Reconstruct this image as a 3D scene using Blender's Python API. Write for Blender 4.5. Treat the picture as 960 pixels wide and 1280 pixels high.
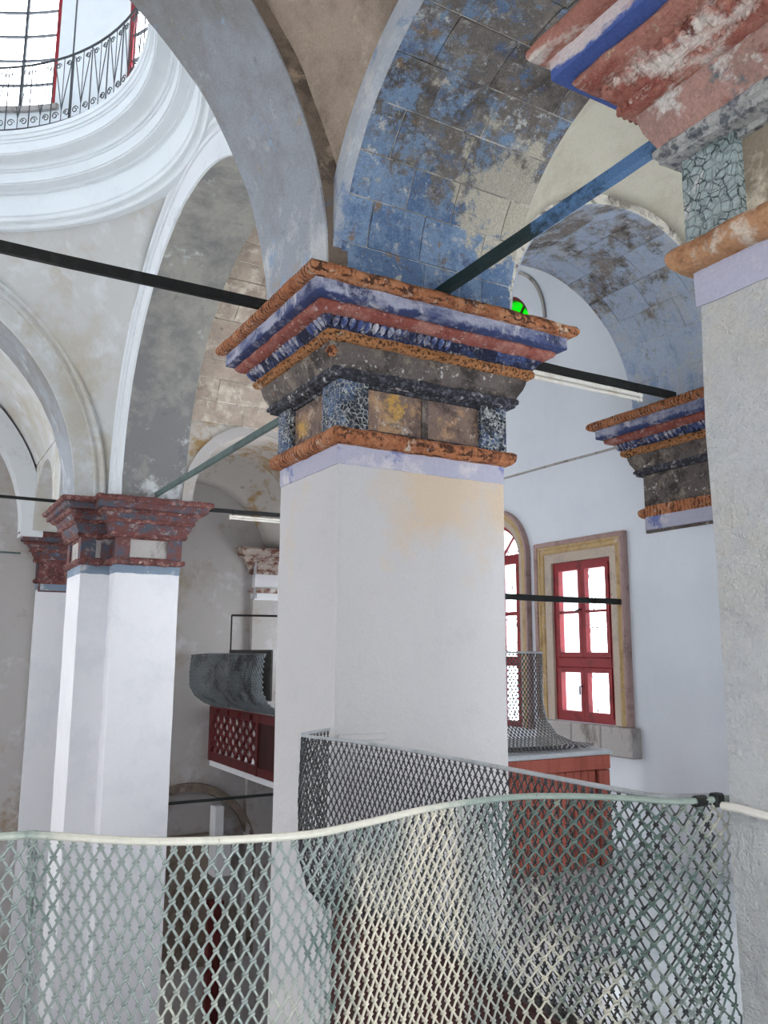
import bpy, bmesh, math, random
from mathutils import Vector, Matrix, noise
from math import pi, sin, cos, sqrt, radians as rad

# ------------------------------------------------------------------ scene, camera, light
for o in list(bpy.data.objects): bpy.data.objects.remove(o)
sc = bpy.context.scene
COL = sc.collection
random.seed(7)

F_PX, PITCH, ROLL, YAW = 1043.45, 0.16731, -0.00485, 0.52195   # solved from the photograph (960x1280)
fw = Vector((sin(YAW)*cos(PITCH), cos(YAW)*cos(PITCH), sin(PITCH)))
rt = Vector((cos(YAW), -sin(YAW), 0)); up = rt.cross(fw)
rt2 = rt*cos(ROLL) - up*sin(ROLL); up2 = rt*sin(ROLL) + up*cos(ROLL)
cam = bpy.data.cameras.new('camera'); camo = bpy.data.objects.new('camera', cam); COL.objects.link(camo)
camo.matrix_world = Matrix(((rt2.x, up2.x, -fw.x, 0), (rt2.y, up2.y, -fw.y, 0), (rt2.z, up2.z, -fw.z, 0), (0, 0, 0, 1)))
cam.sensor_fit = 'VERTICAL'; cam.sensor_height = 36.0; cam.sensor_width = 27.0
cam.lens = F_PX/1280*36.0; cam.clip_start = 0.05; cam.clip_end = 200
sc.camera = camo

world = bpy.data.worlds.new('overcast_sky'); sc.world = world; world.use_nodes = True
bg = world.node_tree.nodes['Background']
bg.inputs[0].default_value = (0.955, 0.985, 1.0, 1); bg.inputs[1].default_value = 10.5
sc.view_settings.view_transform = 'Standard'; sc.view_settings.look = 'None'
sc.view_settings.gamma = 1.0; sc.view_settings.use_curve_mapping = False
sc.view_settings.exposure = -0.28

# ------------------------------------------------------------------ materials
def lin(c):
    r = []
    for k in c[:3]:
        k = k/255
        r.append(k/12.92 if k <= .04045 else ((k+.055)/1.055)**2.4)
    return (*r, 1)

class NT:
    def __init__(s, name):
        s.m = bpy.data.materials.new(name); s.m.use_nodes = True
        s.t = s.m.node_tree; s.b = s.t.nodes['Principled BSDF']
        s.pos = s.n('ShaderNodeNewGeometry').outputs['Position']
    def n(s, k, **kw):
        q = s.t.nodes.new(k)
        for a, b in kw.items(): setattr(q, a, b)
        return q
    def put(s, sock, val):
        if hasattr(val, 'is_linked') or isinstance(val, bpy.types.NodeSocket): s.t.links.new(val, sock)
        else: sock.default_value = val
    def math(s, op, a, b=0.0, clamp=False):
        q = s.n('ShaderNodeMath', operation=op); q.use_clamp = clamp
        s.put(q.inputs[0], a); s.put(q.inputs[1], b); return q.outputs[0]
    def noise(s, scale, det=6, ro=.6, off=(0, 0, 0), stretch=(1, 1, 1), dist=0.0):
        mp = s.n('ShaderNodeMapping'); s.put(mp.inputs[0], s.pos)
        mp.inputs['Location'].default_value = off; mp.inputs['Scale'].default_value = stretch
        q = s.n('ShaderNodeTexNoise'); s.put(q.inputs['Vector'], mp.outputs[0])
        q.inputs['Scale'].default_value = scale; q.inputs['Detail'].default_value = det
        q.inputs['Roughness'].default_value = ro; q.inputs['Distortion'].default_value = dist
        return q.outputs[0]
    def rng(s, x, a, b, c=0.0, d=1.0):
        q = s.n('ShaderNodeMapRange'); s.put(q.inputs[0], x)
        for i, k in enumerate((a, b, c, d)): q.inputs[i+1].default_value = k
        return q.outputs[0]
    def mix(s, fac, a, b, mode='MIX'):
        q = s.n('ShaderNodeMix', data_type='RGBA', blend_type=mode)
        s.put(q.inputs[0], fac); s.put(q.inputs[6], a); s.put(q.inputs[7], b); return q.outputs[2]
    def axis(s, i):
        q = s.n('ShaderNodeSeparateXYZ'); s.put(q.inputs[0], s.pos); return q.outputs[i]
    def dist(s, c):
        q = s.n('ShaderNodeVectorMath', operation='DISTANCE'); s.put(q.inputs[0], s.pos); q.inputs[1].default_value = c
        return q.outputs['Value']

MATS = {}
def layered(name, base, layers=(), rough=.85, bump=.3, bscale=22, grain=.12, gscale=90, bdist=.01, vary=0.0, voro=None, spec=.25):
    """base colour with worn layers of paint or plaster over it. layer: dict(c, s, lo, hi, grad=(axis,a,b,amt), blob=(c,r,amt), st=stretch)"""
    t = NT(name); col = lin(base)
    for i, L in enumerate(layers):
        if 'wave' in L:
            q = t.n('ShaderNodeTexWave', wave_type='BANDS', bands_direction=L['wave'][1]); t.put(q.inputs['Vector'], t.pos)
            q.inputs['Scale'].default_value = L['wave'][0]; q.inputs['Distortion'].default_value = 5; q.inputs['Detail'].default_value = 4; q.inputs['Detail Scale'].default_value = 2.5
            fac = t.math('MULTIPLY', t.rng(q.outputs[1], L['lo'], L['hi']), t.rng(t.noise(9, 4, .7, (3, 1, 2)), .42, .56))
            col = t.mix(fac, col, lin(L['c'])); continue
        if 'vor' in L:
            wn = t.n('ShaderNodeTexNoise'); t.put(wn.inputs['Vector'], t.pos); wn.inputs['Scale'].default_value = L['vor'][0]*.8
            vm = t.n('ShaderNodeVectorMath', operation='MULTIPLY_ADD'); t.put(vm.inputs[0], wn.outputs['Color']); vm.inputs[1].default_value = (.5/L['vor'][0],)*3; t.put(vm.inputs[2], t.pos)
            q = t.n('ShaderNodeTexVoronoi', feature='DISTANCE_TO_EDGE'); t.put(q.inputs['Vector'], vm.outputs[0]); q.inputs['Scale'].default_value = L['vor'][0]
            fac = t.math('MULTIPLY', t.rng(q.outputs[0], L['vor'][1], L['vor'][1]*.35), t.rng(t.noise(L['vor'][0]*.5, 4, .7, (i*2.0, 4, 1)), L['lo'], L['hi']))
            col = t.mix(fac, col, lin(L['c'])); continue
        x = t.noise(L.get('s', 3), L.get('det', 7), L.get('ro', .7), (i*7.3+len(name), i*3.1, 1.7*i), L.get('st', (1, 1, 1)), L.get('dist', 0))
        for g in L.get('grad', ()):
            x = t.math('ADD', x, t.rng(t.axis(g[0]), g[1], g[2], 0, g[3]))
        for bl in L.get('blob', ()):
            x = t.math('ADD', x, t.rng(t.dist(bl[0]), 0, bl[1], bl[2], 0))
        if L.get('ov'):
            oi = t.n('ShaderNodeObjectInfo'); q = t.math('FRACT', t.math('MULTIPLY', oi.outputs['Random'], 7.31+i*3.7))
            x = t.math('ADD', x, t.rng(q, 0, 1, -L['ov'], L['ov']))
        fac = t.rng(x, L['lo'], L['hi'])
        col = t.mix(fac, col, lin(L['c']))
    if vary:
        oi = t.n('ShaderNodeObjectInfo')
        v = t.rng(oi.outputs['Random'], 0, 1, 1-vary, 1+vary*.6)
        cv = t.n('ShaderNodeCombineColor')
        for k in range(3): t.put(cv.inputs[k], v)
        col = t.mix(1.0, col, cv.outputs[0], 'MULTIPLY')
    if grain:
        g = t.rng(t.noise(gscale, 3, .7), .3, .7, 1-grain, 1+grain*.5)
        cv = t.n('ShaderNodeCombineColor')
        for k in range(3): t.put(cv.inputs[k], g)
        col = t.mix(1.0, col, cv.outputs[0], 'MULTIPLY')
    t.put(t.b.inputs['Base Color'], col)
    t.b.inputs['Roughness'].default_value = rough
    t.b.inputs['Specular IOR Level'].default_value = spec
    if bump:
        h = t.noise(bscale, 6, .65)
        if voro:
            q = t.n('ShaderNodeTexVoronoi', feature='DISTANCE_TO_EDGE'); t.put(q.inputs['Vector'], t.pos); q.inputs['Scale'].default_value = voro
            h = t.math('ADD', h, t.rng(q.outputs[0], 0, .12, 0, 1.2))
        bp = t.n('ShaderNodeBump'); bp.inputs['Strength'].default_value = bump; bp.inputs['Distance'].default_value = bdist
        t.put(bp.inputs['Height'], h); t.put(t.b.inputs['Normal'], bp.outputs[0])
    MATS[name] = t.m
    return t.m

WHITE = (226, 226, 230)
layered('white_plaster', WHITE, [dict(c=(212, 214, 220), s=1.6, lo=.5, hi=.75)], bump=.25, bscale=9, grain=.04)
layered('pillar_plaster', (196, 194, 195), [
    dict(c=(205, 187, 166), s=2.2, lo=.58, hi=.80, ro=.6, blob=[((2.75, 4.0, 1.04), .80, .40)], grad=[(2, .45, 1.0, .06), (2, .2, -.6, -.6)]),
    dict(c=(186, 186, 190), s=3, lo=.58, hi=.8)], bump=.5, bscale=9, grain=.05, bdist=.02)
layered('rough_plaster', (212, 214, 216), [dict(c=(214, 208, 194), s=1.5, lo=.5, hi=.8, grad=[(2, .2, 1.0, .12)]), dict(c=(200, 203, 207), s=9, lo=.5, hi=.7)], bump=1.0, bscale=22, grain=.06, bdist=.05)
layered('wall_plaster', (225, 230, 238), [dict(c=(217, 222, 231), s=.9, lo=.45, hi=.75)], bump=.15, bscale=7, grain=.03)
layered('end_wall_plaster', (176, 172, 170), [
    dict(c=(160, 148, 132), s=1.1, lo=.52, hi=.72),
    dict(c=(196, 196, 199), s=1.7, lo=.54, hi=.68),
    dict(c=(150, 134, 118), s=1.4, lo=.60, hi=.72, grad=[(2, -1.8, -2.6, .08)])], bump=.3, bscale=8, grain=.07)
layered('dome_plaster', (226, 232, 236), [dict(c=(214, 220, 226), s=1.5, lo=.5, hi=.8)], bump=.08, grain=.02)
layered('pendentive_plaster', (200, 201, 200), [
    dict(c=(186, 178, 162), s=1.0, lo=.50, hi=.70, grad=[(2, 4.6, 3.0, .06)]),
    dict(c=(212, 215, 217), s=2.0, lo=.52, hi=.66),
    dict(c=(164, 150, 132), s=3.0, lo=.66, hi=.80)], bump=.3, bscale=7, grain=.06)
layered('band_plaster', (222, 226, 230), [dict(c=(196, 200, 204), s=2.2, lo=.55, hi=.72)], bump=.15, bscale=9, grain=.04)
layered('grey_intrados', (158, 155, 149), [
    dict(c=(126, 125, 126), s=1.8, lo=.44, hi=.62, grad=[(2, 4.4, 3.0, .16)]),
    dict(c=(196, 198, 201), s=3, lo=.60, hi=.70, grad=[(2, 2.9, 2.1, .10)]),
    dict(c=(106, 108, 115), s=3.4, lo=.62, hi=.74, grad=[(2, 3.0, 2.4, .06)]), dict(c=(205, 200, 192), s=10, lo=.70, hi=.72)], bump=.4, bscale=12, grain=.08)
layered('nave_intrados', (138, 137, 135), [
    dict(c=(160, 165, 174), s=1.6, lo=.42, hi=.66, grad=[(2, 3.7, 2.2, .24)]),
    dict(c=(198, 201, 204), s=2.6, lo=.58, hi=.72, grad=[(2, 3.2, 2.2, .12)]),
    dict(c=(118, 119, 122), s=5, lo=.60, hi=.76),
    dict(c=(150, 168, 192), s=4.2, lo=.62, hi=.68, grad=[(2, 3.0, 2.2, .06)]),
    dict(c=(172, 158, 134), s=3.5, lo=.64, hi=.7)], bump=.7, bscale=30, grain=.16, bdist=.016)
layered('nave_arch_side', (124, 110, 98), [
    dict(c=(92, 82, 74), s=3, lo=.5, hi=.6), dict(c=(104, 118, 142), s=2.2, lo=.57, hi=.64), dict(c=(164, 146, 128), s=4, lo=.58, hi=.66)], bump=.8, bscale=26, grain=.22, bdist=.014)
layered('brown_vault', (170, 154, 140), [
    dict(c=(142, 128, 116), s=2.2, lo=.46, hi=.64), dict(c=(188, 174, 156), s=4.5, lo=.56, hi=.68),
    dict(c=(120, 106, 94), s=6, lo=.62, hi=.72), dict(c=(210, 204, 192), s=4.5, lo=.69, hi=.71)], bump=.7, bscale=24, grain=.16, bdist=.014)
layered('pale_band', (176, 182, 190), [dict(c=(120, 144, 178), s=3.4, lo=.56, hi=.66, grad=[(2, 2.8, 2.2, .1)]), dict(c=(198, 200, 202), s=6, lo=.52, hi=.64)], bump=.5, bscale=24, grain=.12)
layered('painted_stone', (128, 121, 114), [
    dict(c=(158, 152, 143), s=8, lo=.48, hi=.66),
    dict(c=(94, 88, 84), s=4.5, lo=.50, hi=.66, ov=.06),
    dict(c=(138, 164, 196), s=5, lo=.56, hi=.64, det=10, ro=.78, grad=[(2, 3.12, 2.5, .17), (0, 2.6, 2.0, .08)], ov=.05),
    dict(c=(104, 132, 170), s=6, lo=.58, hi=.68, det=10, ro=.78, grad=[(2, 3.0, 2.2, .15)], ov=.06),
    dict(c=(118, 112, 108), s=9, lo=.57, hi=.66, det=10, ro=.8),
    dict(c=(84, 102, 138), s=7, lo=.60, hi=.70, grad=[(2, 2.7, 2.2, .06)]),
    dict(c=(150, 128, 108), s=6, lo=.62, hi=.68, grad=[(0, 2.4, 2.0, .05)]),
    dict(c=(204, 206, 206), s=13, lo=.555, hi=.63, det=10, ro=.84),
    dict(c=(212, 212, 208), s=4.5, lo=.625, hi=.65, det=10, ro=.72, ov=.03),
    dict(c=(208, 201, 184), s=5.0, lo=.62, hi=.70, blob=[((3.0, 3.70, 2.70), .52, .40)])], bump=1.0, bscale=40, grain=.3, gscale=110, bdist=.018, vary=.10)
layered('painted_stone_far', (142, 133, 126), [
    dict(c=(164, 157, 149), s=8, lo=.48, hi=.64),
    dict(c=(100, 93, 89), s=5, lo=.50, hi=.62, ov=.06),
    dict(c=(188, 202, 222), s=4.5, lo=.48, hi=.58, det=10, ro=.78, grad=[(2, 3.15, 2.4, .24)], ov=.05),
    dict(c=(156, 176, 208), s=6.5, lo=.57, hi=.68, det=10, ro=.78, grad=[(2, 2.9, 2.2, .09)]),
    dict(c=(206, 208, 210), s=9, lo=.55, hi=.62, det=10, ro=.82),
    dict(c=(196, 202, 211), s=3.4, lo=.56, hi=.64, det=10, ro=.75, grad=[(2, 2.9, 2.2, .04), (1, 4.4, 3.95, .10)])], bump=.9, bscale=40, grain=.24, gscale=110, bdist=.016, vary=.06)
layered('mortar', (150, 143, 134), [dict(c=(226, 222, 212), s=2.2, lo=.44, hi=.54), dict(c=(118, 112, 106), s=7, lo=.55, hi=.65)], bump=.6, bscale=40, grain=.15)
layered('cream_vault', (204, 199, 183), [
    dict(c=(184, 177, 158), s=2, lo=.48, hi=.7), dict(c=(216, 211, 194), s=3, lo=.52, hi=.7),
    dict(c=(150, 142, 124), s=7, lo=.66, hi=.74, st=(1, .25, 1))], bump=.4, bscale=16, grain=.1)
layered('course_stone', (178, 163, 150), [
    dict(c=(152, 137, 126), s=4, lo=.46, hi=.66, ov=.05), dict(c=(206, 196, 183), s=4.5, lo=.52, hi=.64, ov=.06), dict(c=(136, 122, 112), s=8, lo=.58, hi=.68)], bump=.7, bscale=18, grain=.16, vary=.06)
layered('far_vault', (198, 192, 186), [dict(c=(170, 140, 98), s=1.6, lo=.54, hi=.64), dict(c=(140, 124, 108), s=3, lo=.6, hi=.7)], bump=.3, bscale=12, grain=.08)
# capital paints
layered('orange_paint', (186, 120, 82), [
    dict(c=(206, 150, 112), s=8, lo=.48, hi=.66), dict(c=(146, 88, 60), s=6, lo=.52, hi=.64), dict(c=(84, 54, 40), wave=(9, 'Y'), lo=.72, hi=.86),
    dict(c=(78, 52, 40), s=38, lo=.56, hi=.63, st=(1, 1, .5)), dict(c=(218, 192, 168), s=8, lo=.60, hi=.68), dict(c=(216, 212, 210), s=20, lo=.60, hi=.66, ro=.8)], bump=1.0, bscale=60, grain=.24, bdist=.016)
layered('blue_fascia', (90, 100, 136), [
    dict(c=(172, 175, 194), s=2.6, lo=.42, hi=.58, st=(1, 1, 2)), dict(c=(58, 64, 92), s=3, lo=.56, hi=.64, det=10, ro=.78), dict(c=(212, 211, 218), s=9, lo=.55, hi=.66, st=(1, 1, .3)), dict(c=(62, 74, 116), s=6, lo=.62, hi=.72, grad=[(2, 1.89, 1.852, .22)]), dict(c=(150, 110, 110), s=14, lo=.66, hi=.7), dict(c=(216, 212, 210), s=20, lo=.60, hi=.66, ro=.8)], bump=.5, bscale=40, grain=.2)
layered('red_paint', (152, 86, 76), [dict(c=(182, 128, 116), s=7, lo=.48, hi=.62), dict(c=(120, 62, 56), s=12, lo=.56, hi=.64), dict(c=(206, 190, 186), s=13, lo=.59, hi=.67), dict(c=(216, 212, 210), s=20, lo=.60, hi=.66, ro=.8)], bump=1.0, bscale=55, grain=.22, bdist=.014)
layered('carved_blue', (52, 58, 86), [dict(c=(84, 100, 150), s=7, lo=.5, hi=.6), dict(c=(176, 176, 186), s=12, lo=.55, hi=.62), dict(c=(158, 148, 150), s=4, lo=.62, hi=.68)], bump=1.0, bscale=50, voro=34, grain=.2, bdist=.02)
layered('carved_leaf', (76, 90, 138), [dict(c=(190, 190, 200), s=9, lo=.45, hi=.58), dict(c=(48, 54, 84), s=6, lo=.5, hi=.62)], bump=.8, bscale=60, grain=.2, bdist=.012)
layered('bead_orange', (192, 134, 88), [dict(c=(66, 44, 34), s=50, lo=.50, hi=.58), dict(c=(218, 198, 176), s=8, lo=.60, hi=.70)], bump=1.0, bscale=70, grain=.2, bdist=.015)
layered('dark_frieze', (104, 96, 92), [dict(c=(66, 60, 58), s=6, lo=.48, hi=.60), dict(c=(150, 138, 126), s=5, lo=.54, hi=.68), dict(c=(122, 84, 70), s=9, lo=.62, hi=.7), dict(c=(210, 205, 202), s=14, lo=.61, hi=.67), dict(c=(216, 212, 210), s=20, lo=.60, hi=.66, ro=.8)], bump=.8, bscale=30, grain=.28, bdist=.014)
layered('dark_astragal', (56, 56, 64), [dict(c=(108, 110, 120), s=34, lo=.5, hi=.6), dict(c=(214, 211, 212), s=12, lo=.59, hi=.65)], bump=1.0, bscale=80, grain=.2, bdist=.014)
layered('scale_carving', (70, 76, 86), [dict(c=(46, 48, 54), s=7, lo=.5, hi=.6), dict(c=(112, 134, 170), s=4, lo=.50, hi=.62, grad=[(0, 2.2, 1.98, .10)]),
    dict(c=(196, 199, 200), vor=(36, .12), lo=.40, hi=.52), dict(c=(206, 207, 208), s=12, lo=.57, hi=.65)], bump=1.0, bscale=30, voro=36, grain=.2, bdist=.02)
layered('icon_panel', (130, 110, 100), [dict(c=(84, 72, 68), s=5, lo=.48, hi=.60), dict(c=(178, 144, 112), s=6, lo=.53, hi=.64), dict(c=(192, 152, 84), s=7, lo=.64, hi=.72, blob=[((2.38, 3.98, 1.36), .15, .3), ((2.02, 4.5, 1.36), .16, .26), ((5.42, 4.45, 1.36), .16, .26)]), dict(c=(192, 176, 162), s=8, lo=.58, hi=.68), dict(c=(216, 212, 210), s=20, lo=.60, hi=.66, ro=.8)], bump=.5, bscale=30, grain=.22)
layered('neck_band', (176, 176, 194), [dict(c=(112, 122, 172), s=3.2, lo=.56, hi=.62), dict(c=(206, 202, 206), s=5, lo=.54, hi=.66)], bump=.3, bscale=26, grain=.1)
layered('dark_red', (124, 78, 75), [dict(c=(92, 58, 57), s=6, lo=.48, hi=.60), dict(c=(164, 130, 124), s=9, lo=.52, hi=.64), dict(c=(92, 98, 106), s=5, lo=.58, hi=.64), dict(c=(196, 191, 188), s=14, lo=.60, hi=.68)], bump=1.0, bscale=40, grain=.24, bdist=.022)
layered('dark_red_mix', (118, 78, 76), [dict(c=(86, 94, 108), s=5, lo=.46, hi=.58), dict(c=(160, 152, 152), s=7, lo=.56, hi=.66), dict(c=(112, 128, 156), s=6, lo=.6, hi=.68)], bump=1.0, bscale=40, grain=.22, bdist=.02)
layered('band_blue_grey', (126, 142, 160), [dict(c=(196, 196, 198), s=4, lo=.55, hi=.65)], bump=.3, grain=.1)
layered('faded_red', (178, 124, 110), [dict(c=(152, 88, 76), s=6, lo=.48, hi=.60, st=(1, .4, 1)), dict(c=(222, 212, 204), s=6, lo=.54, hi=.63, st=(1, .4, 1)), dict(c=(122, 72, 62), s=14, lo=.60, hi=.67), dict(c=(200, 184, 154), s=10, lo=.62, hi=.68)], bump=1.0, bscale=50, grain=.24, bdist=.014)
layered('fascia_faded', (206, 196, 196), [dict(c=(182, 128, 118), s=4, lo=.52, hi=.62, st=(1, .4, 1)), dict(c=(74, 96, 160), s=5, lo=.66, hi=.74, st=(1, .5, 1), grad=[(2, 1.915, 1.852, .34)])], bump=.5, bscale=40, grain=.18)
layered('frieze_pale', (168, 136, 126), [dict(c=(186, 146, 136), s=5, lo=.5, hi=.6), dict(c=(110, 120, 126), s=5, lo=.59, hi=.65), dict(c=(216, 211, 206), s=8, lo=.54, hi=.62), dict(c=(140, 88, 78), s=10, lo=.6, hi=.68)], bump=1.0, bscale=45, grain=.22, bdist=.016)
layered('bead_pale', (190, 190, 188), [dict(c=(110, 116, 122), s=26, lo=.5, hi=.6), dict(c=(90, 96, 110), s=5, lo=.58, hi=.66)], bump=1.0, bscale=60, grain=.2, bdist=.018)
layered('worn_ochre', (192, 146, 110), [dict(c=(152, 104, 74), s=6, lo=.5, hi=.62), dict(c=(220, 206, 190), s=6, lo=.55, hi=.64), dict(c=(92, 74, 62), s=20, lo=.6, hi=.68)], bump=1.0, bscale=50, grain=.22, bdist=.014)
layered('panel_pale', (140, 128, 112), [dict(c=(212, 202, 182), s=3, lo=.48, hi=.58), dict(c=(100, 92, 84), s=4, lo=.6, hi=.68)], bump=.4, grain=.15)
layered('scale_pale', (158, 172, 174), [dict(c=(120, 136, 138), s=5, lo=.50, hi=.62), dict(c=(212, 213, 212), s=7, lo=.54, hi=.66),
    dict(c=(66, 78, 80), vor=(34, .07), lo=.40, hi=.52)], bump=.7, bscale=40, voro=34, grain=.2, bdist=.012)
layered('worn_white_red', (186, 172, 162), [dict(c=(124, 82, 72), s=5, lo=.47, hi=.56, st=(1, 1, 2)), dict(c=(206, 200, 194), s=6, lo=.56, hi=.64)], bump=.8, bscale=26, grain=.18)
# metals, wood, stone
layered('black_iron', (26, 28, 28), [dict(c=(44, 46, 46), s=12, lo=.5, hi=.7)], rough=.55, bump=.2, bscale=60, grain=.1)
layered('blue_iron', (96, 136, 182), [dict(c=(52, 84, 112), s=5, lo=.5, hi=.6), dict(c=(30, 50, 52), s=2, lo=.5, hi=.6, grad=[(1, 2.7, 3.5, .35)])], rough=.6, bump=.5, bscale=60, grain=.25)
layered('green_iron', (84, 100, 98), [dict(c=(60, 72, 72), s=7, lo=.5, hi=.65)], rough=.6, bump=.2, grain=.1)
layered('mesh_paint', (146, 157, 153), [  # grey-green net, creamier in the middle, darker green to the right
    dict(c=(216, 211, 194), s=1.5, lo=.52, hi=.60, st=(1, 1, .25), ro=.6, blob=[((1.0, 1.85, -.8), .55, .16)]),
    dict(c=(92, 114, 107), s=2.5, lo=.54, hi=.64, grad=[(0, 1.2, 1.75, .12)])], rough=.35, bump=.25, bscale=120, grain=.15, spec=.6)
layered('mesh_dark', (56, 59, 61), [dict(c=(98, 103, 103), s=4, lo=.52, hi=.66)], rough=.35, bump=.2, bscale=120, grain=.15, spec=.6)
layered('mesh_grey', (104, 112, 116), [dict(c=(56, 60, 64), s=2.5, lo=.5, hi=.6)], rough=.5, bump=.1, grain=.1, spec=.5)
layered('rail_paint', (214, 212, 200), [dict(c=(150, 164, 156), s=1.4, lo=.5, hi=.62, grad=[(0, 1.1, 1.6, .2)]), dict(c=(110, 106, 92), s=60, lo=.66, hi=.7)], rough=.5, bump=.2, grain=.08)
layered('maroon_wood', (98, 38, 40), [dict(c=(70, 28, 30), s=6, lo=.5, hi=.65, st=(1, 1, .15))], rough=.5, bump=.3, bscale=40, grain=.12)
layered('dark_maroon', (62, 28, 28), [dict(c=(44, 22, 22), s=6, lo=.5, hi=.65, st=(1, 1, .15))], rough=.55, bump=.3, bscale=40, grain=.12)
layered('red_wood', (158, 84, 70), [dict(c=(130, 64, 54), s=8, lo=.48, hi=.65, st=(1, 1, .12)), dict(c=(186, 120, 104), s=7, lo=.60, hi=.72, st=(1, 1, .2))], rough=.6, bump=.3, bscale=40, grain=.15)
layered('window_red', (146, 42, 48), [dict(c=(114, 32, 38), s=8, lo=.5, hi=.65)], rough=.45, bump=.1, grain=.06)
layered('frame_stone', (196, 182, 168), [dict(c=(176, 164, 156), s=6, lo=.5, hi=.65), dict(c=(128, 112, 100), s=12, lo=.62, hi=.7)], bump=.5, bscale=40, grain=.15)
layered('frame_ochre', (196, 170, 126), [dict(c=(172, 144, 106), s=7, lo=.5, hi=.65), dict(c=(206, 194, 178), s=9, lo=.58, hi=.68)], bump=.5, bscale=40, grain=.15)
layered('frame_pink', (176, 150, 146), [dict(c=(146, 122, 120), s=9, lo=.5, hi=.65)], bump=.4, bscale=40, grain=.15)
layered('sill_stone', (178, 174, 172), [dict(c=(126, 118, 112), s=4, lo=.52, hi=.64, st=(1, 1, .4))], bump=.4, bscale=30, grain=.14)
layered('floor_boards', (204, 210, 214), [dict(c=(182, 190, 196), s=3, lo=.45, hi=.65)], rough=.14, bump=.12, bscale=5, grain=.05, spec=.6)
layered('nave_floor', (120, 96, 84), [dict(c=(96, 74, 64), s=4, lo=.5, hi=.65)], rough=.8, bump=.2, grain=.1)
layered('slab_grey', (176, 180, 184), [dict(c=(140, 144, 148), s=6, lo=.5, hi=.7)], rough=.6, bump=.2, grain=.1)
layered('white_plastic', (228, 224, 216), [dict(c=(206, 196, 184), s=4, lo=.55, hi=.7)], rough=.4, bump=0, grain=.03)
layered('brown_stone', (128, 116, 105), [dict(c=(98, 86, 76), s=3, lo=.5, hi=.65), dict(c=(168, 158, 147), s=2, lo=.56, hi=.68)], bump=.5, bscale=20, grain=.15)
layered('grey_cloth', (70, 68, 66), [dict(c=(52, 50, 50), s=9, lo=.5, hi=.65)], bump=.2, grain=.1)
layered('scroll_iron', (70, 74, 78), [], rough=.6, bump=0, grain=0)
layered('grille_iron', (120, 124, 126), [], rough=.6, bump=0, grain=0)

def glass(name, tint):
    m = bpy.data.materials.new(name); m.use_nodes = True; t = m.node_tree
    t.nodes.remove(t.nodes['Principled BSDF']); out = t.nodes['Material Output']
    a = t.nodes.new('ShaderNodeBsdfTransparent'); a.inputs[0].default_value = tint
    b = t.nodes.new('ShaderNodeBsdfGlossy'); b.inputs['Roughness'].default_value = .05
    x = t.nodes.new('ShaderNodeMixShader'); x.inputs[0].default_value = .05
    t.links.new(a.outputs[0], x.inputs[1]); t.links.new(b.outputs[0], x.inputs[2]); t.links.new(x.outputs[0], out.inputs[0])
    MATS[name] = m
glass('clear_glass', (.97, .98, 1, 1)); glass('green_glass', (.0, .55, .03, 1)); glass('amber_glass', (.6, .25, .02, 1))

# ------------------------------------------------------------------ object helpers
def tag(o, label=None, cat=None, group=None, kind=None):
    if label: o['label'] = label
    if cat: o['category'] = cat
    if group: o['group'] = group
    if kind: o['kind'] = kind
    return o
def thing(name, base, label, cat, group=None, kind=None):
    o = bpy.data.objects.new(name, None); o.empty_display_size = .1; COL.objects.link(o); o.location = base
    return tag(o, label, cat, group, kind)
def wloc(o):
    v = Vector(o.location)
    while o.parent: o = o.parent; v += Vector(o.location)
    return v
def obj(name, data, mat, parent=None, smooth=False, kind=None):
    """data = (verts, faces) in world coordinates, or a bmesh; one mesh object, child of parent"""
    me = bpy.data.meshes.new(name)
    if isinstance(data, bmesh.types.BMesh): data.to_mesh(me); data.free()
    else: me.from_pydata([tuple(v) for v in data[0]], [], [tuple(f) for f in data[1]])
    bm = bmesh.new(); bm.from_mesh(me); bmesh.ops.recalc_face_normals(bm, faces=bm.faces); bm.to_mesh(me); bm.free()
    c = Vector((0, 0, 0))
    if len(me.vertices):
        lo = Vector((1e9,)*3); hi = -lo
        for v in me.vertices:
            for k in range(3): lo[k] = min(lo[k], v.co[k]); hi[k] = max(hi[k], v.co[k])
        c = Vector(((lo.x+hi.x)/2, (lo.y+hi.y)/2, lo.z))
    me.transform(Matrix.Translation(-c))
    me.materials.append(MATS[mat])
    if smooth:
        for p in me.polygons: p.use_smooth = True
        if smooth != 'all': me.set_sharp_from_angle(angle=rad(40))
    o = bpy.data.objects.new(name, me); COL.objects.link(o)
    if parent: o.parent = parent; o.location = c-wloc(parent)
    else: o.location = c
    if kind: o['kind'] = kind
    return o
def box(x0, x1, y0, y1, z0, z1):
    v = [(x, y, z) for z in (z0, z1) for (x, y) in ((x0, y0), (x1, y0), (x1, y1), (x0, y1))]
    return v, [(3, 2, 1, 0), (4, 5, 6, 7), (0, 1, 5, 4), (1, 2, 6, 5), (2, 3, 7, 6), (3, 0, 4, 7)]
def bbox_bevel(x0, x1, y0, y1, z0, z1, b=.01):
    bm = bmesh.new(); v, f = box(x0, x1, y0, y1, z0, z1)
    vs = [bm.verts.new(q) for q in v]; [bm.faces.new([vs[i] for i in q]) for q in f]
    bmesh.ops.bevel(bm, geom=list(bm.edges), offset=b, segments=1, affect='EDGES', clamp_overlap=True)
    return bm
def join(*parts):
    V = []; Fc = []
    for v, f in parts:
        n = len(V); V += list(v); Fc += [tuple(i+n for i in q) for q in f]
    return V, Fc
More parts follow.
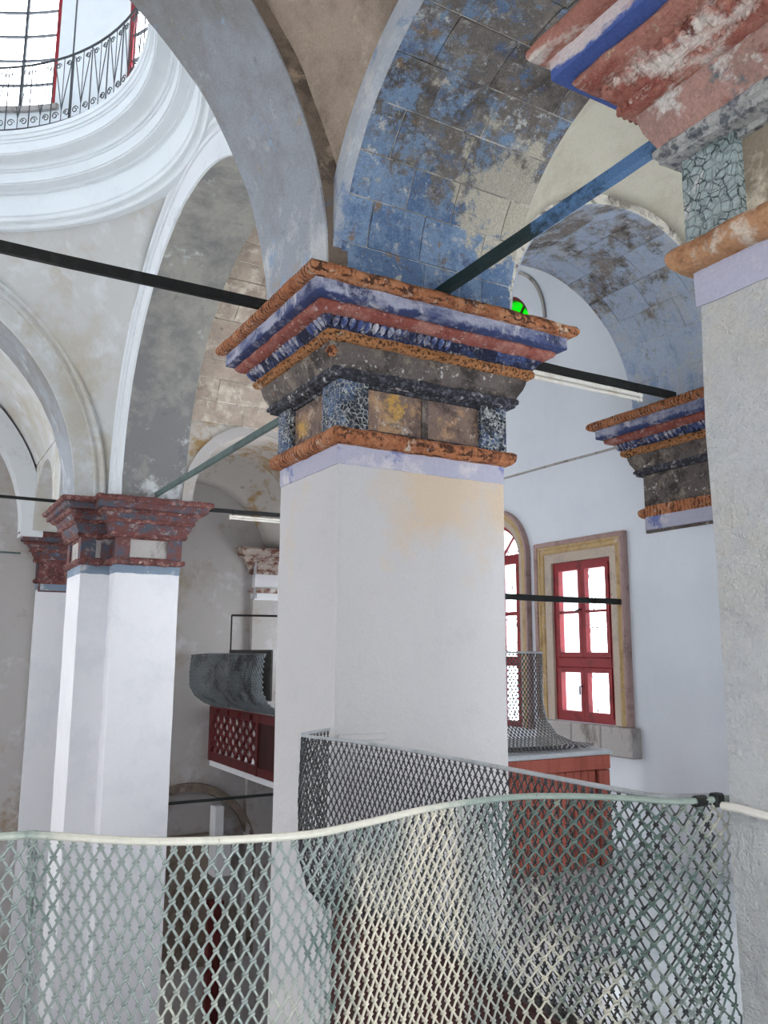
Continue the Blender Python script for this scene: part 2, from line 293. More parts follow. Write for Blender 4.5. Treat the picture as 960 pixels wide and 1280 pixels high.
def tube(pts, r, sides=6, closed=False):
    pts = [Vector(p) for p in pts]; n = len(pts); V = []; Fc = []
    prev = None
    for i, p in enumerate(pts):
        a = pts[(i-1) % n] if (closed or i > 0) else p; b = pts[(i+1) % n] if (closed or i < n-1) else p
        t = (b-a).normalized()
        if prev is None:
            ref = Vector((0, 0, 1)) if abs(t.z) < .9 else Vector((1, 0, 0)); u = t.cross(ref).normalized()
        else:
            u = (prev-t*prev.dot(t)).normalized()
        prev = u; w = t.cross(u)
        rr = r[i] if isinstance(r, (list, tuple)) else r
        for k in range(sides):
            an = 2*pi*k/sides+pi/sides; V.append(p+u*cos(an)*rr+w*sin(an)*rr)
    for i in range(n if closed else n-1):
        j = (i+1) % n
        for k in range(sides):
            l = (k+1) % sides; Fc.append((i*sides+k, i*sides+l, j*sides+l, j*sides+k))
    if not closed:
        Fc.append(tuple(range(sides-1, -1, -1))); Fc.append(tuple((n-1)*sides+k for k in range(sides)))
    return V, Fc
def grid(rows, closed_u=False, closed_v=False):
    """rows of equally many points -> quads"""
    n = len(rows); m = len(rows[0]); V = [p for r in rows for p in r]; Fc = []
    for i in range(n if closed_u else n-1):
        for j in range(m if closed_v else m-1):
            Fc.append((i*m+j, i*m+(j+1) % m, ((i+1) % n)*m+(j+1) % m, ((i+1) % n)*m+j))
    return V, Fc
def shell(rows, off):
    """a surface given as rows of points, thickened by the vector function off(p)"""
    rows = [[Vector(p) for p in r] for r in rows]
    back = [[p+off(p) for p in r] for r in rows]
    n = len(rows); m = len(rows[0])
    a = grid(rows); b = grid(back); V = list(a[0])+list(b[0]); N = n*m
    Fc = list(a[1])+[tuple(i+N for i in reversed(q)) for q in b[1]]
    edge = [(i, j) for j in range(m) for i in (0,)]+[(i, m-1) for i in range(1, n)]+[(n-1, j) for j in range(m-2, -1, -1)]+[(i, 0) for i in range(n-2, 0, -1)]
    ids = [i*m+j for i, j in edge]
    for k in range(len(ids)):
        p, q = ids[k], ids[(k+1) % len(ids)]; Fc.append((p, q, q+N, p+N))
    return V, Fc
def wob(p, amp, sc_=6.0):
    p = Vector(p); return p+Vector(noise.noise_vector(p*sc_))*amp

def cut(data, cutters, mat, name, parent=None, kind=None):
    """solid minus cutters (exact boolean), all (verts, faces)"""
    def mk(d):
        me = bpy.data.meshes.new('tmp'); me.from_pydata([tuple(v) for v in d[0]], [], [tuple(f) for f in d[1]])
        bm = bmesh.new(); bm.from_mesh(me); bmesh.ops.recalc_face_normals(bm, faces=bm.faces); bm.to_mesh(me); bm.free()
        o = bpy.data.objects.new('tmp', me); COL.objects.link(o); return o
    a = mk(data); cs = [mk(c) for c in cutters]
    for c in cs:
        m = a.modifiers.new('b', 'BOOLEAN'); m.object = c; m.operation = 'DIFFERENCE'; m.solver = 'EXACT'
    dg = bpy.context.evaluated_depsgraph_get(); dg.update()
    me = bpy.data.meshes.new_from_object(a.evaluated_get(dg))
    bm = bmesh.new(); bm.from_mesh(me)
    for o in [a]+cs: bpy.data.objects.remove(o)
    return obj(name, bm, mat, parent, kind=kind)

# ------------------------------------------------------------------ arches
def arch_prism(axis, c, zc, r, t0, t1, zlow, n=40, r_out=None):
    """cutter / ring profile: arched opening extruded along the axis"""
    pr = [(c+r*cos(a), zc+r*sin(a)) for a in [pi*i/n for i in range(n+1)]]
    pr = [(c+r, zlow)]+pr+[(c-r, zlow)]
    V = []
    for t in (t0, t1):
        for h, z in pr: V.append((t, h, z) if axis == 'x' else (h, t, z))
    m = len(pr)
    Fc = [tuple(range(m)), tuple(range(2*m-1, m-1, -1))]+[(i, (i+1) % m, m+(i+1) % m, m+i) for i in range(m)]
    return V, Fc
def semi(c, zc, r, n=48, zlow=None, a0=0, a1=pi):
    pts = [(c+r*cos(a0+(a1-a0)*i/n), zc+r*sin(a0+(a1-a0)*i/n)) for i in range(n+1)]
    if zlow is not None and zlow < zc-.001: pts = [(c+r, zlow)]+pts+[(c-r, zlow)]
    return pts
def ring_solid(axis, inner, outer, t0, t1, amp=0.0, nt=1):
    """arch ring: inner and outer profiles (equal length, lists of (h,z)) extruded t0..t1"""
    P = lambda h, z, t: (t, h, z) if axis == 'x' else (h, t, z)
    rows = []
    ts = [t0+(t1-t0)*k/nt for k in range(nt+1)]
    for (a, b) in zip(inner, outer):
        row = [wob(P(a[0], a[1], t), amp, 4) for t in ts]+[P(b[0], b[1], t) for t in reversed(ts)]
        rows.append(row)
    V, Fc = grid(rows, closed_v=True)
    m = 2*(nt+1); n = len(rows)
    Fc.append(tuple(range(m))); Fc.append(tuple((n-1)*m+k for k in range(m-1, -1, -1)))
    return V, Fc
def arch_blocks(parent, axis, c, zc, r, t0, t1, a0, a1, da, mat, lens, depth=.05, joint=.008, name='stone_block', proud=.006, rnd=random.Random(3)):
    a = a0; k = 0
    while a < a1-1e-3:
        b = min(a+da*(.88+.24*rnd.random()), a1)
        if a1-b < da*.4: b = a1
        t = t0; first = True
        while t < t1-1e-3:
            L = rnd.choice(lens)*(.85+.3*rnd.random())
            if first and k % 2: L *= .55
            first = False
            e = min(t+L, t1)
            if t1-e < .14: e = t1
            pr = rnd.uniform(-proud, proud); ja = joint/r/2
            rows = []
            for i in range(5):
                an = a+ja+(b-a-2*ja)*i/4
                row = []
                for j in range(4):
                    tt = t+joint/2+(e-t-joint)*j/3
                    rr = r-pr+noise.noise(Vector((tt*5, an*6, k*1.7)))*.004
                    if i in (0, 4) or j in (0, 3): rr += .005
                    h, z = c+rr*cos(an), zc+rr*sin(an)
                    row.append(Vector((tt, h, z) if axis == 'x' else (h, tt, z)))
                rows.append(row)
            def off(p):
                h = p.y if axis == 'x' else p.x
                v = Vector((h-c, p.z-zc)).normalized()*depth
                return Vector((0, v.x, v.y)) if axis == 'x' else Vector((v.x, 0, v.y))
            obj(name, shell(rows, off), mat, parent)
            t = e
        a = b; k += 1

# ------------------------------------------------------------------ room shell
NAVE_Z = -6.8; GAL_Z = -1.6; ROOF = 5.8
def struct(name, data, mat, parent=None, smooth=False, label=None, cat=None):
    o = obj(name, data, mat, parent, smooth)
    if parent is None: o['kind'] = 'structure'
    return o
struct('floor', box(-5.5, 7.4, -3, 15.6, NAVE_Z-.2, NAVE_Z), 'nave_floor')
struct('floor_gallery_side', join(box(2.03, 5.64, -3, 3.99, GAL_Z-.28, GAL_Z), box(3.14, 5.64, 3.99, 5.42, GAL_Z-.28, GAL_Z)), 'floor_boards')
struct('floor_gallery_front', box(-5.3, 2.02, -3, 1.72, GAL_Z-.28, GAL_Z), 'floor_boards')
cut(box(-5.6, -5.3, -3, 15.6, NAVE_Z, ROOF), [box(-5.8, -5.1, y, y+1.3, z0, z1) for y in (-1.2, 5.6, 8.6, 13.2) for z0, z1 in ((-4.0, -2.4), (-.6, 2.4))], 'white_plaster', 'wall_north', kind='structure')  # openings added out of view to light the nave
cut(box(-5.6, 7.4, -3.3, -3.0, NAVE_Z, ROOF), [box(x, x+w_, -3.5, -2.8, -.9, 2.6) for x, w_ in ((-3.6, .9), (-1.4, .9), (.6, .9), (3.1, 1.9))]+[box(x, x+.9, -3.5, -2.8, -5.0, -2.6) for x in (-3.6, -1.4)], 'white_plaster', 'wall_back', kind='structure')  # added openings behind the camera, sized to balance the daylight
# window wall on the right: three windows, plus hidden openings added to light the aisle
WX = 5.64
AW = (7.30, 1.0)                 # arched window: centre y, springing z
LW = (7.15, 3.50)                # coloured lunette window
cut(box(WX, WX+.45, -3, 12.4, NAVE_Z, ROOF),
    [box(WX-.1, WX+.6, 5.60, 6.42, -.63, .90), arch_prism('x', AW[0], AW[1], .40, WX-.1, WX+.6, -.75),
     arch_prism('x', LW[0], LW[1], .50, WX-.1, WX+.6, 2.95)]+[box(WX-.1, WX+.6, y, y+1.0, z0, z1) for y, z0, z1 in ((.9, -.7, 1.5), (2.3, -.7, 1.0), (8.5, -.7, 2.6), (10.0, -.7, 2.6), (8.2, 3.0, 4.0))], 'wall_plaster', 'wall_right', kind='structure')
cut(box(7.2, 7.4, 12.4, 15.6, NAVE_Z, ROOF), [box(7.0, 7.6, 13.6, 14.6, -.8, 1.0)], 'wall_plaster', 'wall_side_chamber', kind='structure')  # opening added to light the balcony end
struct('wall_side_chamber_return', box(6.09, 7.2, 12.2, 12.4, NAVE_Z, ROOF), 'wall_plaster')
cut(box(-5.5, 7.2, 15.38, 15.7, NAVE_Z, ROOF),
    [arch_prism('y', 4.75, -3.65, 1.30, 15.3, 15.56, -5.5)]+[box(x, x+1.1, 15.2, 15.9, -1, 2.2) for x in (-4.8, -3.0, -1.2)], 'end_wall_plaster', 'wall_end', kind='structure')  # rectangular openings on the left added to let in more daylight

# unseen roof slab added to stop sky light leaking; round hole under the drum
DC = Vector((-1.0, 8.12, 0)); 
def roof_mesh():
    N = 64; x0, x1, y0, y1 = -5.6, 7.4, -3.0, 15.7; top = []; R = 3.42
    outer = []
    for i in range(N):
        a = 2*pi*i/N; d = Vector((cos(a), sin(a)))
        ts = []
        if d.x > 1e-6: ts.append((x1-DC.x)/d.x)
        if d.x < -1e-6: ts.append((x0-DC.x)/d.x)
        if d.y > 1e-6: ts.append((y1-DC.y)/d.y)
        if d.y < -1e-6: ts.append((y0-DC.y)/d.y)
        t = min(ts); outer.append((DC.x+d.x*t, DC.y+d.y*t))
    inner = [(DC.x+R*cos(2*pi*i/N), DC.y+R*sin(2*pi*i/N)) for i in range(N)]
    rows = [[(p[0], p[1], 5.78) for p in inner], [(p[0], p[1], 5.78) for p in outer], [(p[0], p[1], 5.95) for p in outer], [(p[0], p[1], 5.95) for p in inner]]
    return grid(rows, closed_u=True, closed_v=True)
struct('ceiling_roof', roof_mesh(), 'white_plaster')

# ------------------------------------------------------------------ dome, drum, cornice
prof = [(3.40, 5.26), (3.30, 5.265), (3.285, 5.28), (3.28, 5.305), (3.262, 5.315), (3.262, 5.325), (3.222, 5.33), (3.21, 5.345), (3.21, 5.375), (3.195, 5.385), (3.19, 5.39),
        (3.175, 5.655), (3.16, 5.662), (3.13, 5.662), (3.125, 5.685), (3.11, 5.69), (3.06, 5.692), (3.02, 5.705), (3.012, 5.72), (2.998, 5.722), (2.985, 5.845), (2.965, 5.848), (2.96, 5.868), (2.935, 5.87), (2.932, 5.89),
        (2.925, 5.915), (2.90, 5.935), (2.85, 5.945), (2.80, 5.947), (2.775, 5.952), (2.765, 5.965), (2.755, 5.967), (2.748, 6.085), (2.732, 6.088), (2.728, 6.115), (2.71, 6.118), (2.705, 6.16), (2.69, 6.165), (2.685, 6.215), (2.70, 6.225), (3.34, 6.225), (3.42, 6.225), (3.42, 5.26)]
NS = 128
def lathe(profile, n=NS, closed=True, c=DC):
    rows = [[(c.x+r*cos(2*pi*i/n), c.y+r*sin(2*pi*i/n), z) for (r, z) in profile] for i in range(n)]
    return grid(rows, closed_u=True, closed_v=closed)
dome = thing('dome', (DC.x, DC.y, 5.26), 'white plastered dome drum with ringed cornice above the nave', 'dome')
obj('cornice', lathe(prof), 'dome_plaster', dome, smooth=True)
# drum wall with ten openings, and hemisphere
WINA = [rad(58+36*i) for i in range(10)]; HW = rad(8.6); Z0, Z1 = 6.98, 8.75; RD = 3.32
def drum_wall():
    th = .12
    parts = []
    def seg(a0, a1, z0, z1, n):
        rows = []
        for i in range(n+1):
            a = a0+(a1-a0)*i/n; c_, s_ = cos(a), sin(a)
            rows.append([(DC.x+r*c_, DC.y+r*s_, z) for r, z in ((RD, z0), (RD, z1), (RD+th, z1), (RD+th, z0))])
        V, Fc = grid(rows, closed_v=True); Fc.append((0, 1, 2, 3)); Fc.append(tuple(n*4+k for k in (3, 2, 1, 0)))
        parts.append((V, Fc))
    for a in WINA:
        seg(a+HW, a+2*pi/10-HW, 6.225, 9.3, 6)
        seg(a-HW, a+HW, 6.225, Z0, 5); seg(a-HW, a+HW, Z1, 9.3, 5)
    return join(*parts)
obj('drum_wall', drum_wall(), 'dome_plaster', dome, smooth=True)
obj('cupola', lathe([(3.44*cos(a), 9.3+3.0*sin(a)) for a in [pi/2*i/16 for i in range(17)]]+[(3.56*cos(a), 9.3+3.12*sin(a)) for a in [pi/2*i/16 for i in range(16, -1, -1)]], 48), 'dome_plaster', dome, smooth=True)
def polar(r, a, z): return Vector((DC.x+r*cos(a), DC.y+r*sin(a), z))
def curved_bar(r0, r1, a0, a1, z0, z1, n=4):
    rows = []
    for i in range(n+1):
        a = a0+(a1-a0)*i/n
        rows.append([polar(r, a, z) for r, z in ((r0, z0), (r0, z1), (r1, z1), (r1, z0))])
    V, Fc = grid(rows, closed_v=True); Fc.append((0, 1, 2, 3)); Fc.append(tuple(n*4+k for k in (3, 2, 1, 0)))
    return V, Fc
for i, a in enumerate(WINA):
    w = bpy.data.objects.new('window_drum', None); COL.objects.link(w); w.location = polar(RD, a, Z0); w['kind'] = 'structure'
    fr = .022
    obj('window_frame', join(curved_bar(RD+.03, RD+.08, a-HW, a-HW+fr, Z0, Z1, 1), curved_bar(RD+.03, RD+.08, a+HW-fr, a+HW, Z0, Z1, 1),
        curved_bar(RD+.03, RD+.08, a-HW, a+HW, Z1-.05, Z1), curved_bar(RD+.03, RD+.08, a-HW, a+HW, Z0, Z0+.05)), 'window_red', w)
    obj('mullion', curved_bar(RD+.035, RD+.07, a-.005, a+.005, Z0, Z1, 1), 'scroll_iron', w)
    for k in range(1, 5): obj('glazing_bar', curved_bar(RD+.035, RD+.07, a-HW, a+HW, Z0+k*.36-.009, Z0+k*.36+.009), 'scroll_iron', w)
    obj('window_sill', curved_bar(RD-.05, RD+.02, a-HW-.02, a+HW+.02, Z0-.07, Z0), 'sill_stone', w)
    for s in (0, 1):
        for k in range(5):
            b0, b1 = (a-HW, a) if s == 0 else (a, a+HW)
            obj('pane', curved_bar(RD+.048, RD+.052, b0, b1, Z0+k*.36, min(Z0+(k+1)*.36, Z1), 2), 'clear_glass', w)
# wrought iron railing of the drum walkway
rl = thing('drum_railing', (DC.x, DC.y, 6.225), 'thin wrought iron railing with scrolls circling the drum below its windows', 'railing')
RR = 2.745; ZT = 7.12
obj('top_rail', tube([polar(RR, 2*pi*i/96, ZT) for i in range(96)], .014, 6, True), 'scroll_iron', rl)
obj('bottom_rail', tube([polar(RR, 2*pi*i/96, 6.27) for i in range(96)], .009, 5, True), 'scroll_iron', rl)
def scroll(cx, cz, r, turns, sgn=1):
    n = 14; return [(cx+sgn*r*(1-.7*i/n)*cos(turns*2*pi*i/n), cz+r*(1-.7*i/n)*sin(turns*2*pi*i/n)) for i in range(n+1)]
def panel_mesh():
    W = 2*pi*RR/56; parts = []
    P = lambda q: [(0.0, x, z) for x, z in q]
    parts.append(tube(P([(0, .05), (0, .9)]), .008, 5))
    parts.append(tube(P([(-W*.5, .2), (-W*.08, .85)]), .006, 4)); parts.append(tube(P([(W*.5, .2), (W*.08, .85)]), .006, 4))
    parts.append(tube(P(scroll(W*.22, .14, .05, 1.3)), .006, 4)); parts.append(tube(P(scroll(-W*.22, .14, .05, 1.3, -1)), .006, 4))
    parts.append(tube(P(scroll(W*.24, .80, .04, 1.3)), .006, 4)); parts.append(tube(P(scroll(-W*.24, .80, .04, 1.3, -1)), .006, 4))
    parts.append(tube(P([(W*.5, .05), (W*.5, .9)]), .005, 4))
    return join(*parts)
pm = None
for i in range(56):
    a = 2*pi*(i+.5)/56
    if pm is None:
        pm = bpy.data.meshes.new('scroll_panel'); d = panel_mesh(); pm.from_pydata([tuple(v) for v in d[0]], [], d[1]); pm.materials.append(MATS['scroll_iron'])
    o = bpy.data.objects.new('scroll_panel', pm); COL.objects.link(o); o.parent = rl
    o.location = polar(RR, a, 6.225)-wloc(rl); o.rotation_euler = (0, 0, a)
obj('pole', tube([polar(RR+.03, rad(36.5), 6.23), polar(RR+.03, rad(36.5), 8.9)], .010, 6), 'scroll_iron', rl)

# ------------------------------------------------------------------ nave arches and pendentives
P1A = (3.90, 4.78)      # y range of the arch that springs from the central pillar across the nave
def three_centre(c, zc, r, mid, th=rad(60), n=26, zlow=2.0):
    s = (c-mid)/cos(th); c2x, c2z = mid, zc-s*sin(th); r2 = r+s
    pts = [(c+r*cos(th*i/n), zc+r*sin(th*i/n)) for i in range(n+1)]
    m = 10
    pts += [(c2x+r2*cos(th+(pi/2-th)*i/m), c2z+r2*sin(th+(pi/2-th)*i/m)) for i in range(1, m+1)]
    pts += [(2*mid-x, z) for x, z in reversed(pts[:-1])]
    return [(pts[0][0], zlow)]+pts+[(pts[-1][0], zlow)]
A1 = thing('arch', (-1.0, 4.34, 2.0), 'grey-blue weathered plaster arch crossing the nave from the central pillar, nearest the camera', 'arch')
inn = three_centre(-.48, 2.10, 2.35, -1.0); out = three_centre(-.48, 2.10, 2.47, -1.0)
obj('arch_ring', ring_solid('y', inn, out, *P1A, amp=.012, nt=8), 'nave_intrados', A1, smooth=True)
struct('wall_over_nave_arch', ring_solid('y', three_centre(-.48, 2.10, 2.46, -1.0, zlow=2.6)[1:-1], [(x, 5.79) for x, z in three_centre(-.48, 2.10, 2.46, -1.0, zlow=2.6)[1:-1]], 4.2, 4.7), 'white_plaster')
edge = three_centre(-.48, 2.10, 2.362, -1.0)
obj('arch_face', ring_solid('y', edge, three_centre(-.48, 2.10, 2.475, -1.0), P1A[0]-.012, P1A[0]+.002), 'nave_arch_side', A1)

def archivolt(parent, axis, c, zc, r0, r1, t_face, sgn, zlow, mat='band_plaster'):
    """flat band with a double roll at its outer edge on the face of an arch"""
    P = lambda h, z, t: (t, h, z) if axis == 'x' else (h, t, z)
    prf = [(r0, .0), (r0, .03), (r1-.17, .03), (r1-.165, .05), (r1-.14, .06), (r1-.115, .05), (r1-.11, .035), (r1-.09, .04), (r1-.075, .075), (r1-.04, .09), (r1-.01, .07), (r1, .03), (r1, 0)]
    rows = []
    n = 56
    sts = [('s', zlow, 0)]+[('a', pi*i/n, 0) for i in range(n+1)]+[('s', zlow, pi)]
    for k, v, e in sts:
        row = []
        for r, d in prf:
            if k == 'a': h, z = c+r*cos(v), zc+r*sin(v)
            else: h, z = c+r*cos(e), v
            row.append(P(h, z, t_face-sgn*d))
        rows.append(row)
    V, Fc = grid(rows, closed_v=True); m = len(prf)
    Fc.append(tuple(range(m))); Fc.append(tuple((len(rows)-1)*m+k for k in range(m-1, -1, -1)))
    return obj('archivolt', (V, Fc), mat, parent, smooth=True)

XA = 2.36; YB = 11.47
C12 = 8.25
A2 = thing('arch', (2.78, C12, 2.0), 'wide grey plaster arch with white moulded edge, left behind the central pillar', 'arch')
obj('arch_ring', ring_solid('x', semi(C12, 2.25, 2.70, 48, 2.0), semi(C12, 2.25, 3.10, 48, 2.0), XA, 3.2, amp=.01, nt=6), 'grey_intrados', A2, smooth=True)
archivolt(A2, 'x', C12, 2.25, 2.70, 3.15, XA, 1, 2.0)
A3 = thing('arch', (-1.0, 11.9, 2.0), 'pale arch with rounded moulding at the left edge, springing from the dark red capital', 'arch')
obj('arch_ring', ring_solid('y', semi(-1.0, 2.05, 2.85, 48, 2.0), semi(-1.0, 2.05, 3.2, 48, 2.0), YB, 12.35, amp=.012, nt=6), 'nave_intrados', A3, smooth=True)
archivolt(A3, 'y', -1.0, 2.05, 2.85, 3.26, YB, 1, 2.0, 'pendentive_plaster')
A4 = thing('arch_north', (-4.7, C12, 2.0), None, None, kind='structure')
obj('arch_ring', ring_solid('x', semi(C12, 2.25, 2.70, 32, 2.0), semi(C12, 2.25, 3.10, 32, 2.0), -5.2, -4.36), 'grey_intrados', A4, smooth=True)

def pend(parent, ax, ay, sx, sy, cya, zca, ra, cxb, zcb, rb, mat):
    """pendentive between the arch in plane x=ax and the arch in plane y=ay"""
    rows = []; n = 26; m = 20
    for i in range(n+1):
        t = i/n; an = t*pi/2
        a = Vector((ax, cya+sy*ra*cos(an), zca+ra*sin(an)))
        b = Vector((cxb+sx*rb*cos(an), ay, zcb+rb*sin(an)))
        pa = ((a-DC).to_2d()); pb = (b-DC).to_2d()
        a_a = math.atan2(pa.y, pa.x); a_b = math.atan2(pb.y, pb.x); d = a_b-a_a
        while d > pi: d -= 2*pi
        while d < -pi: d += 2*pi
        row = []
        for j in range(m+1):
            s = j/m; an2 = a_a+d*s
            r = pa.length*(1-s)+pb.length*s
            # towards the top the row becomes the ring itself
            rr = r*(1-t**3)+3.30*t**3
            z = a.z*(1-s)+b.z*s
            z = z*(1-t**6)+5.33*t**6
            row.append(wob((DC.x+rr*cos(an2), DC.y+rr*sin(an2), z), .012, 3))
        rows.append(row)
    return obj('pendentive', shell(rows, lambda p: (p-DC).to_2d().to_3d().normalized()*.12), mat, parent, smooth='all')
pend(dome, XA, YB, 1, 1, C12, 2.25, 3.12, -1.0, 2.05, 3.24, 'pendentive_plaster')
pend(dome, -4.36, YB, -1, 1, C12, 2.25, 3.12, -1.0, 2.05, 3.24, 'pendentive_plaster')
pend(dome, XA, 4.78, 1, -1, C12, 2.25, 3.12, -.62, 2.10, 2.85, 'dome_plaster')
pend(dome, -4.36, 4.78, -1, -1, C12, 2.25, 3.12, -1.3, 2.10, 2.85, 'dome_plaster')

# end bay of the nave: barrel and wall arch
struct('ceiling_end_bay', ring_solid('y', semi(-1.0, 2.05, 2.98, 40, None, rad(21), rad(159)), semi(-1.0, 2.05, 3.1, 40, None, rad(21), rad(159)), 12.36, 15.37), 'pendentive_plaster', smooth=True)
cut(box(1.80, 2.2, 12.36, 15.37, 2.0, 3.5), [arch_prism('x', 13.95, 2.0, 1.0, 1.5, 2.5, 1.5)], 'pendentive_plaster', 'wall_end_bay_side', kind='structure')
A5 = thing('arch', (-1.0, 15.2, 1.8), 'inner pale grey arch against the far end wall, seen under the left edge arch', 'arch')
obj('arch_ring', ring_solid('y', semi(-1.0, 2.0, 2.62, 40, 1.9), semi(-1.0, 2.0, 2.97, 40, 1.9), 14.95, 15.38), 'band_plaster', A5, smooth=True)

# near bay: blue painted arch between the near pillar and the central pillar
CB, ZB, RB, XB0, XB1 = 2.78, 2.05, 1.12, 1.95, 3.15
A6 = thing('arch', (2.55, CB, 2.0), 'stone arch with flaking blue paint between central pillar and near right pillar', 'arch')
obj('arch_core', ring_solid('x', semi(CB, ZB, RB+.014, 40, 2.0), semi(CB, ZB, RB+.30, 40, 2.0), XB0, XB1), 'mortar', A6)
arch_blocks(A6, 'x', CB, ZB, RB, XB0+.0, XB1, -.03, pi+.03, rad(13), 'painted_stone', [.34, .42, .5], rnd=random.Random(11))
obj('edge_band', ring_solid('x', semi(CB, ZB, RB+.0, 40, 2.0), semi(CB, ZB, RB+.13, 40, 2.0), XB0-.05, XB0+.005, amp=.006), 'pale_band', A6, smooth=True)

def near_vault():
    """brown plaster vault over the bay above the camera: lofted from the nave arch to the blue arch"""
    parts = []
    def nave_pt(h, y):   # point on the outer curve of the nave arch, by angle
        return Vector((-.48+2.455*cos(h), y, 2.06+2.455*sin(h)))
    n = 24; m = 14
    for (yn, sg) in ((3.90, 1), (1.66, -1)):
        rows = []
        for i in range(n+1):
            t = i/n
            a = nave_pt(rad(1+t*60), yn)
            an = t*pi/2
            r2 = RB+.10
            b = Vector((XB0, CB+sg*r2*cos(an), ZB+r2*sin(an)))
            row = []
            for j in range(m+1):
                s = j/m; p = a*(1-s)+b*s
                bul = sin(pi*s)*t*.10
                row.append(wob(p+Vector((bul*.6, 0, bul)), .012, 3))
            rows.append(row)
        parts.append(rows)
    return parts
nv = thing('ceiling_near_bay', (-1.0, 2.78, 2.0), None, None, kind='structure')
for rows in near_vault():
    obj('vault_web', shell(rows, lambda p: Vector((.05, 0, .10))), 'brown_vault', nv, smooth='all')
ap = Vector((XB0, CB, ZB+RB+.10)); h61 = rad(61)
q1 = Vector((-.48+2.455*cos(h61), 3.90, 2.06+2.455*sin(h61))); q2 = Vector((q1.x, 1.66, q1.z))
obj('vault_web', shell([[q1, q2], [ap+Vector((0, .01, 0)), ap-Vector((0, .01, 0))]], lambda p: Vector((0.05, 0, .1))), 'brown_vault', nv)
crown = [(-.48+2.455*cos(a), 2.06+2.455*sin(a)) for a in [rad(61+58*i/14) for i in range(15)]]
obj('vault_crown', ring_solid('y', crown, [(x, z+.12) for x, z in crown], 1.66, 3.90), 'brown_vault', nv, smooth=True)
struct('ceiling_front_gallery', ring_solid('y', three_centre(-.48, 2.10, 2.5, -1.0), three_centre(-.48, 2.10, 2.62, -1.0), -3.0, 1.66), 'brown_vault', smooth=True)

# arch from central pillar to the window wall pilaster
CC, ZC_, RC, YC0, YC1 = 4.28, 2.06, 1.08, 3.95, 5.0
A7 = thing('arch', (CC, 4.5, 2.0), 'stone arch with peeling pale blue paint above the fluorescent tube, reaching the window wall', 'arch')
obj('arch_core', ring_solid('y', semi(CC, ZC_, RC+.014, 40, 2.0), semi(CC, ZC_, RC+.28, 40, 2.0), YC0, YC1), 'mortar', A7)
arch_blocks(A7, 'y', CC, ZC_, RC, YC0, YC1, -.05, pi+.05, rad(15), 'painted_stone_far', [.34, .45, .55], rnd=random.Random(5), joint=.004, proud=.004)
cut(box(3.0, WX, YC1-.2, YC1, 2.0, 4.6), [arch_prism('y', CC, ZC_, RC+.06, YC1-.5, YC1+.3, 1.5)], 'wall_plaster', 'wall_spandrel', kind='structure')

# sail vault over the near aisle bay
def sail():
    cx, cy, R = CC, CB, 1.66; rows = []; n = 28
    for i in range(n+1):
        row = []
        for j in range(n+1):
            x = cx-1.16+2.32*i/n; y = cy-1.19+2.38*j/n
            d2 = R*R-(x-cx)**2-(y-cy)**2
            # shallow groin creases along the diagonals
            u, v = abs(x-cx)/1.16, abs(y-cy)/1.19
            z = 2.05+sqrt(max(d2, 0.0))
            z += .05*(1-min(1, abs(u-v)*3.5))*min(u, v)
            row.append(wob((x, y, z), .008, 3))
        rows.append(row)
    return shell(rows, lambda p: Vector((0, 0, .1)))
struct('ceiling_aisle_bay', sail(), 'cream_vault', smooth='all')
A8 = thing('arch_behind_near_pillar', (CC, 1.2, 2.0), None, None, kind='structure')
obj('arch_ring', ring_solid('y', semi(CC, ZC_, RC, 32, 2.0), semi(CC, ZC_, RC+.3, 32, 2.0), .7, 1.6), 'painted_stone_far', A8)

# aisle bay behind the central pillar: stone coursed barrel, cross arch and far vault
av = thing('ceiling_aisle_barrel', (4.42, C12, 2.3), None, None, kind='structure')
obj('barrel_core', ring_solid('x', semi(C12, 2.25, 2.80, 48, None, rad(18.5), rad(96)), semi(C12, 2.25, 2.95, 48, None, rad(18.5), rad(96)), 3.2, WX), 'mortar', av, smooth=True)
arch_blocks(av, 'x', C12, 2.25, 2.785, 3.2, WX, rad(18.5), rad(88), rad(6.2), 'course_stone', [.55, .8, 1.0], depth=.014, joint=.012, name='course_stone', proud=.01, rnd=random.Random(9))
struct('ceiling_aisle_flat', box(3.0, WX, 5.0, 8.1, 5.05, 5.2), 'wall_plaster')
A9 = thing('arch', (4.3, 11.6, 2.0), 'pale plaster arch between dark red capital and side wall, deep in the aisle', 'arch')
cut(box(3.2, WX, 10.96, 12.3, 2.0, 3.9), [arch_prism('y', 4.32, 2.05, 1.02, 10.5, 12.6, 1.5)], 'far_vault', 'arch_wall', A9)
obj('arch_edge', ring_solid('y', semi(4.32, 2.05, 1.02, 32, 2.0), semi(4.32, 2.05, 1.17, 32, 2.0), 10.92, 10.97, amp=.012), 'end_wall_plaster', A9, smooth=True)
def sail2():
    cx, cy, R = 4.7, 13.85, 2.1; rows = []; n = 20
    for i in range(n+1):
        rows.append([wob((cx-1.5+4.0*i/n, cy-1.55+3.1*j/n, 1.75+sqrt(max(.02, R*R-(min(1.5, abs(-1.5+4.0*i/n)))**2-(-1.55+3.1*j/n)**2))), .015, 2) for j in range(n+1)])
    return shell(rows, lambda p: Vector((0, 0, .1)))
struct('ceiling_far_aisle', sail2(), 'far_vault', smooth='all')

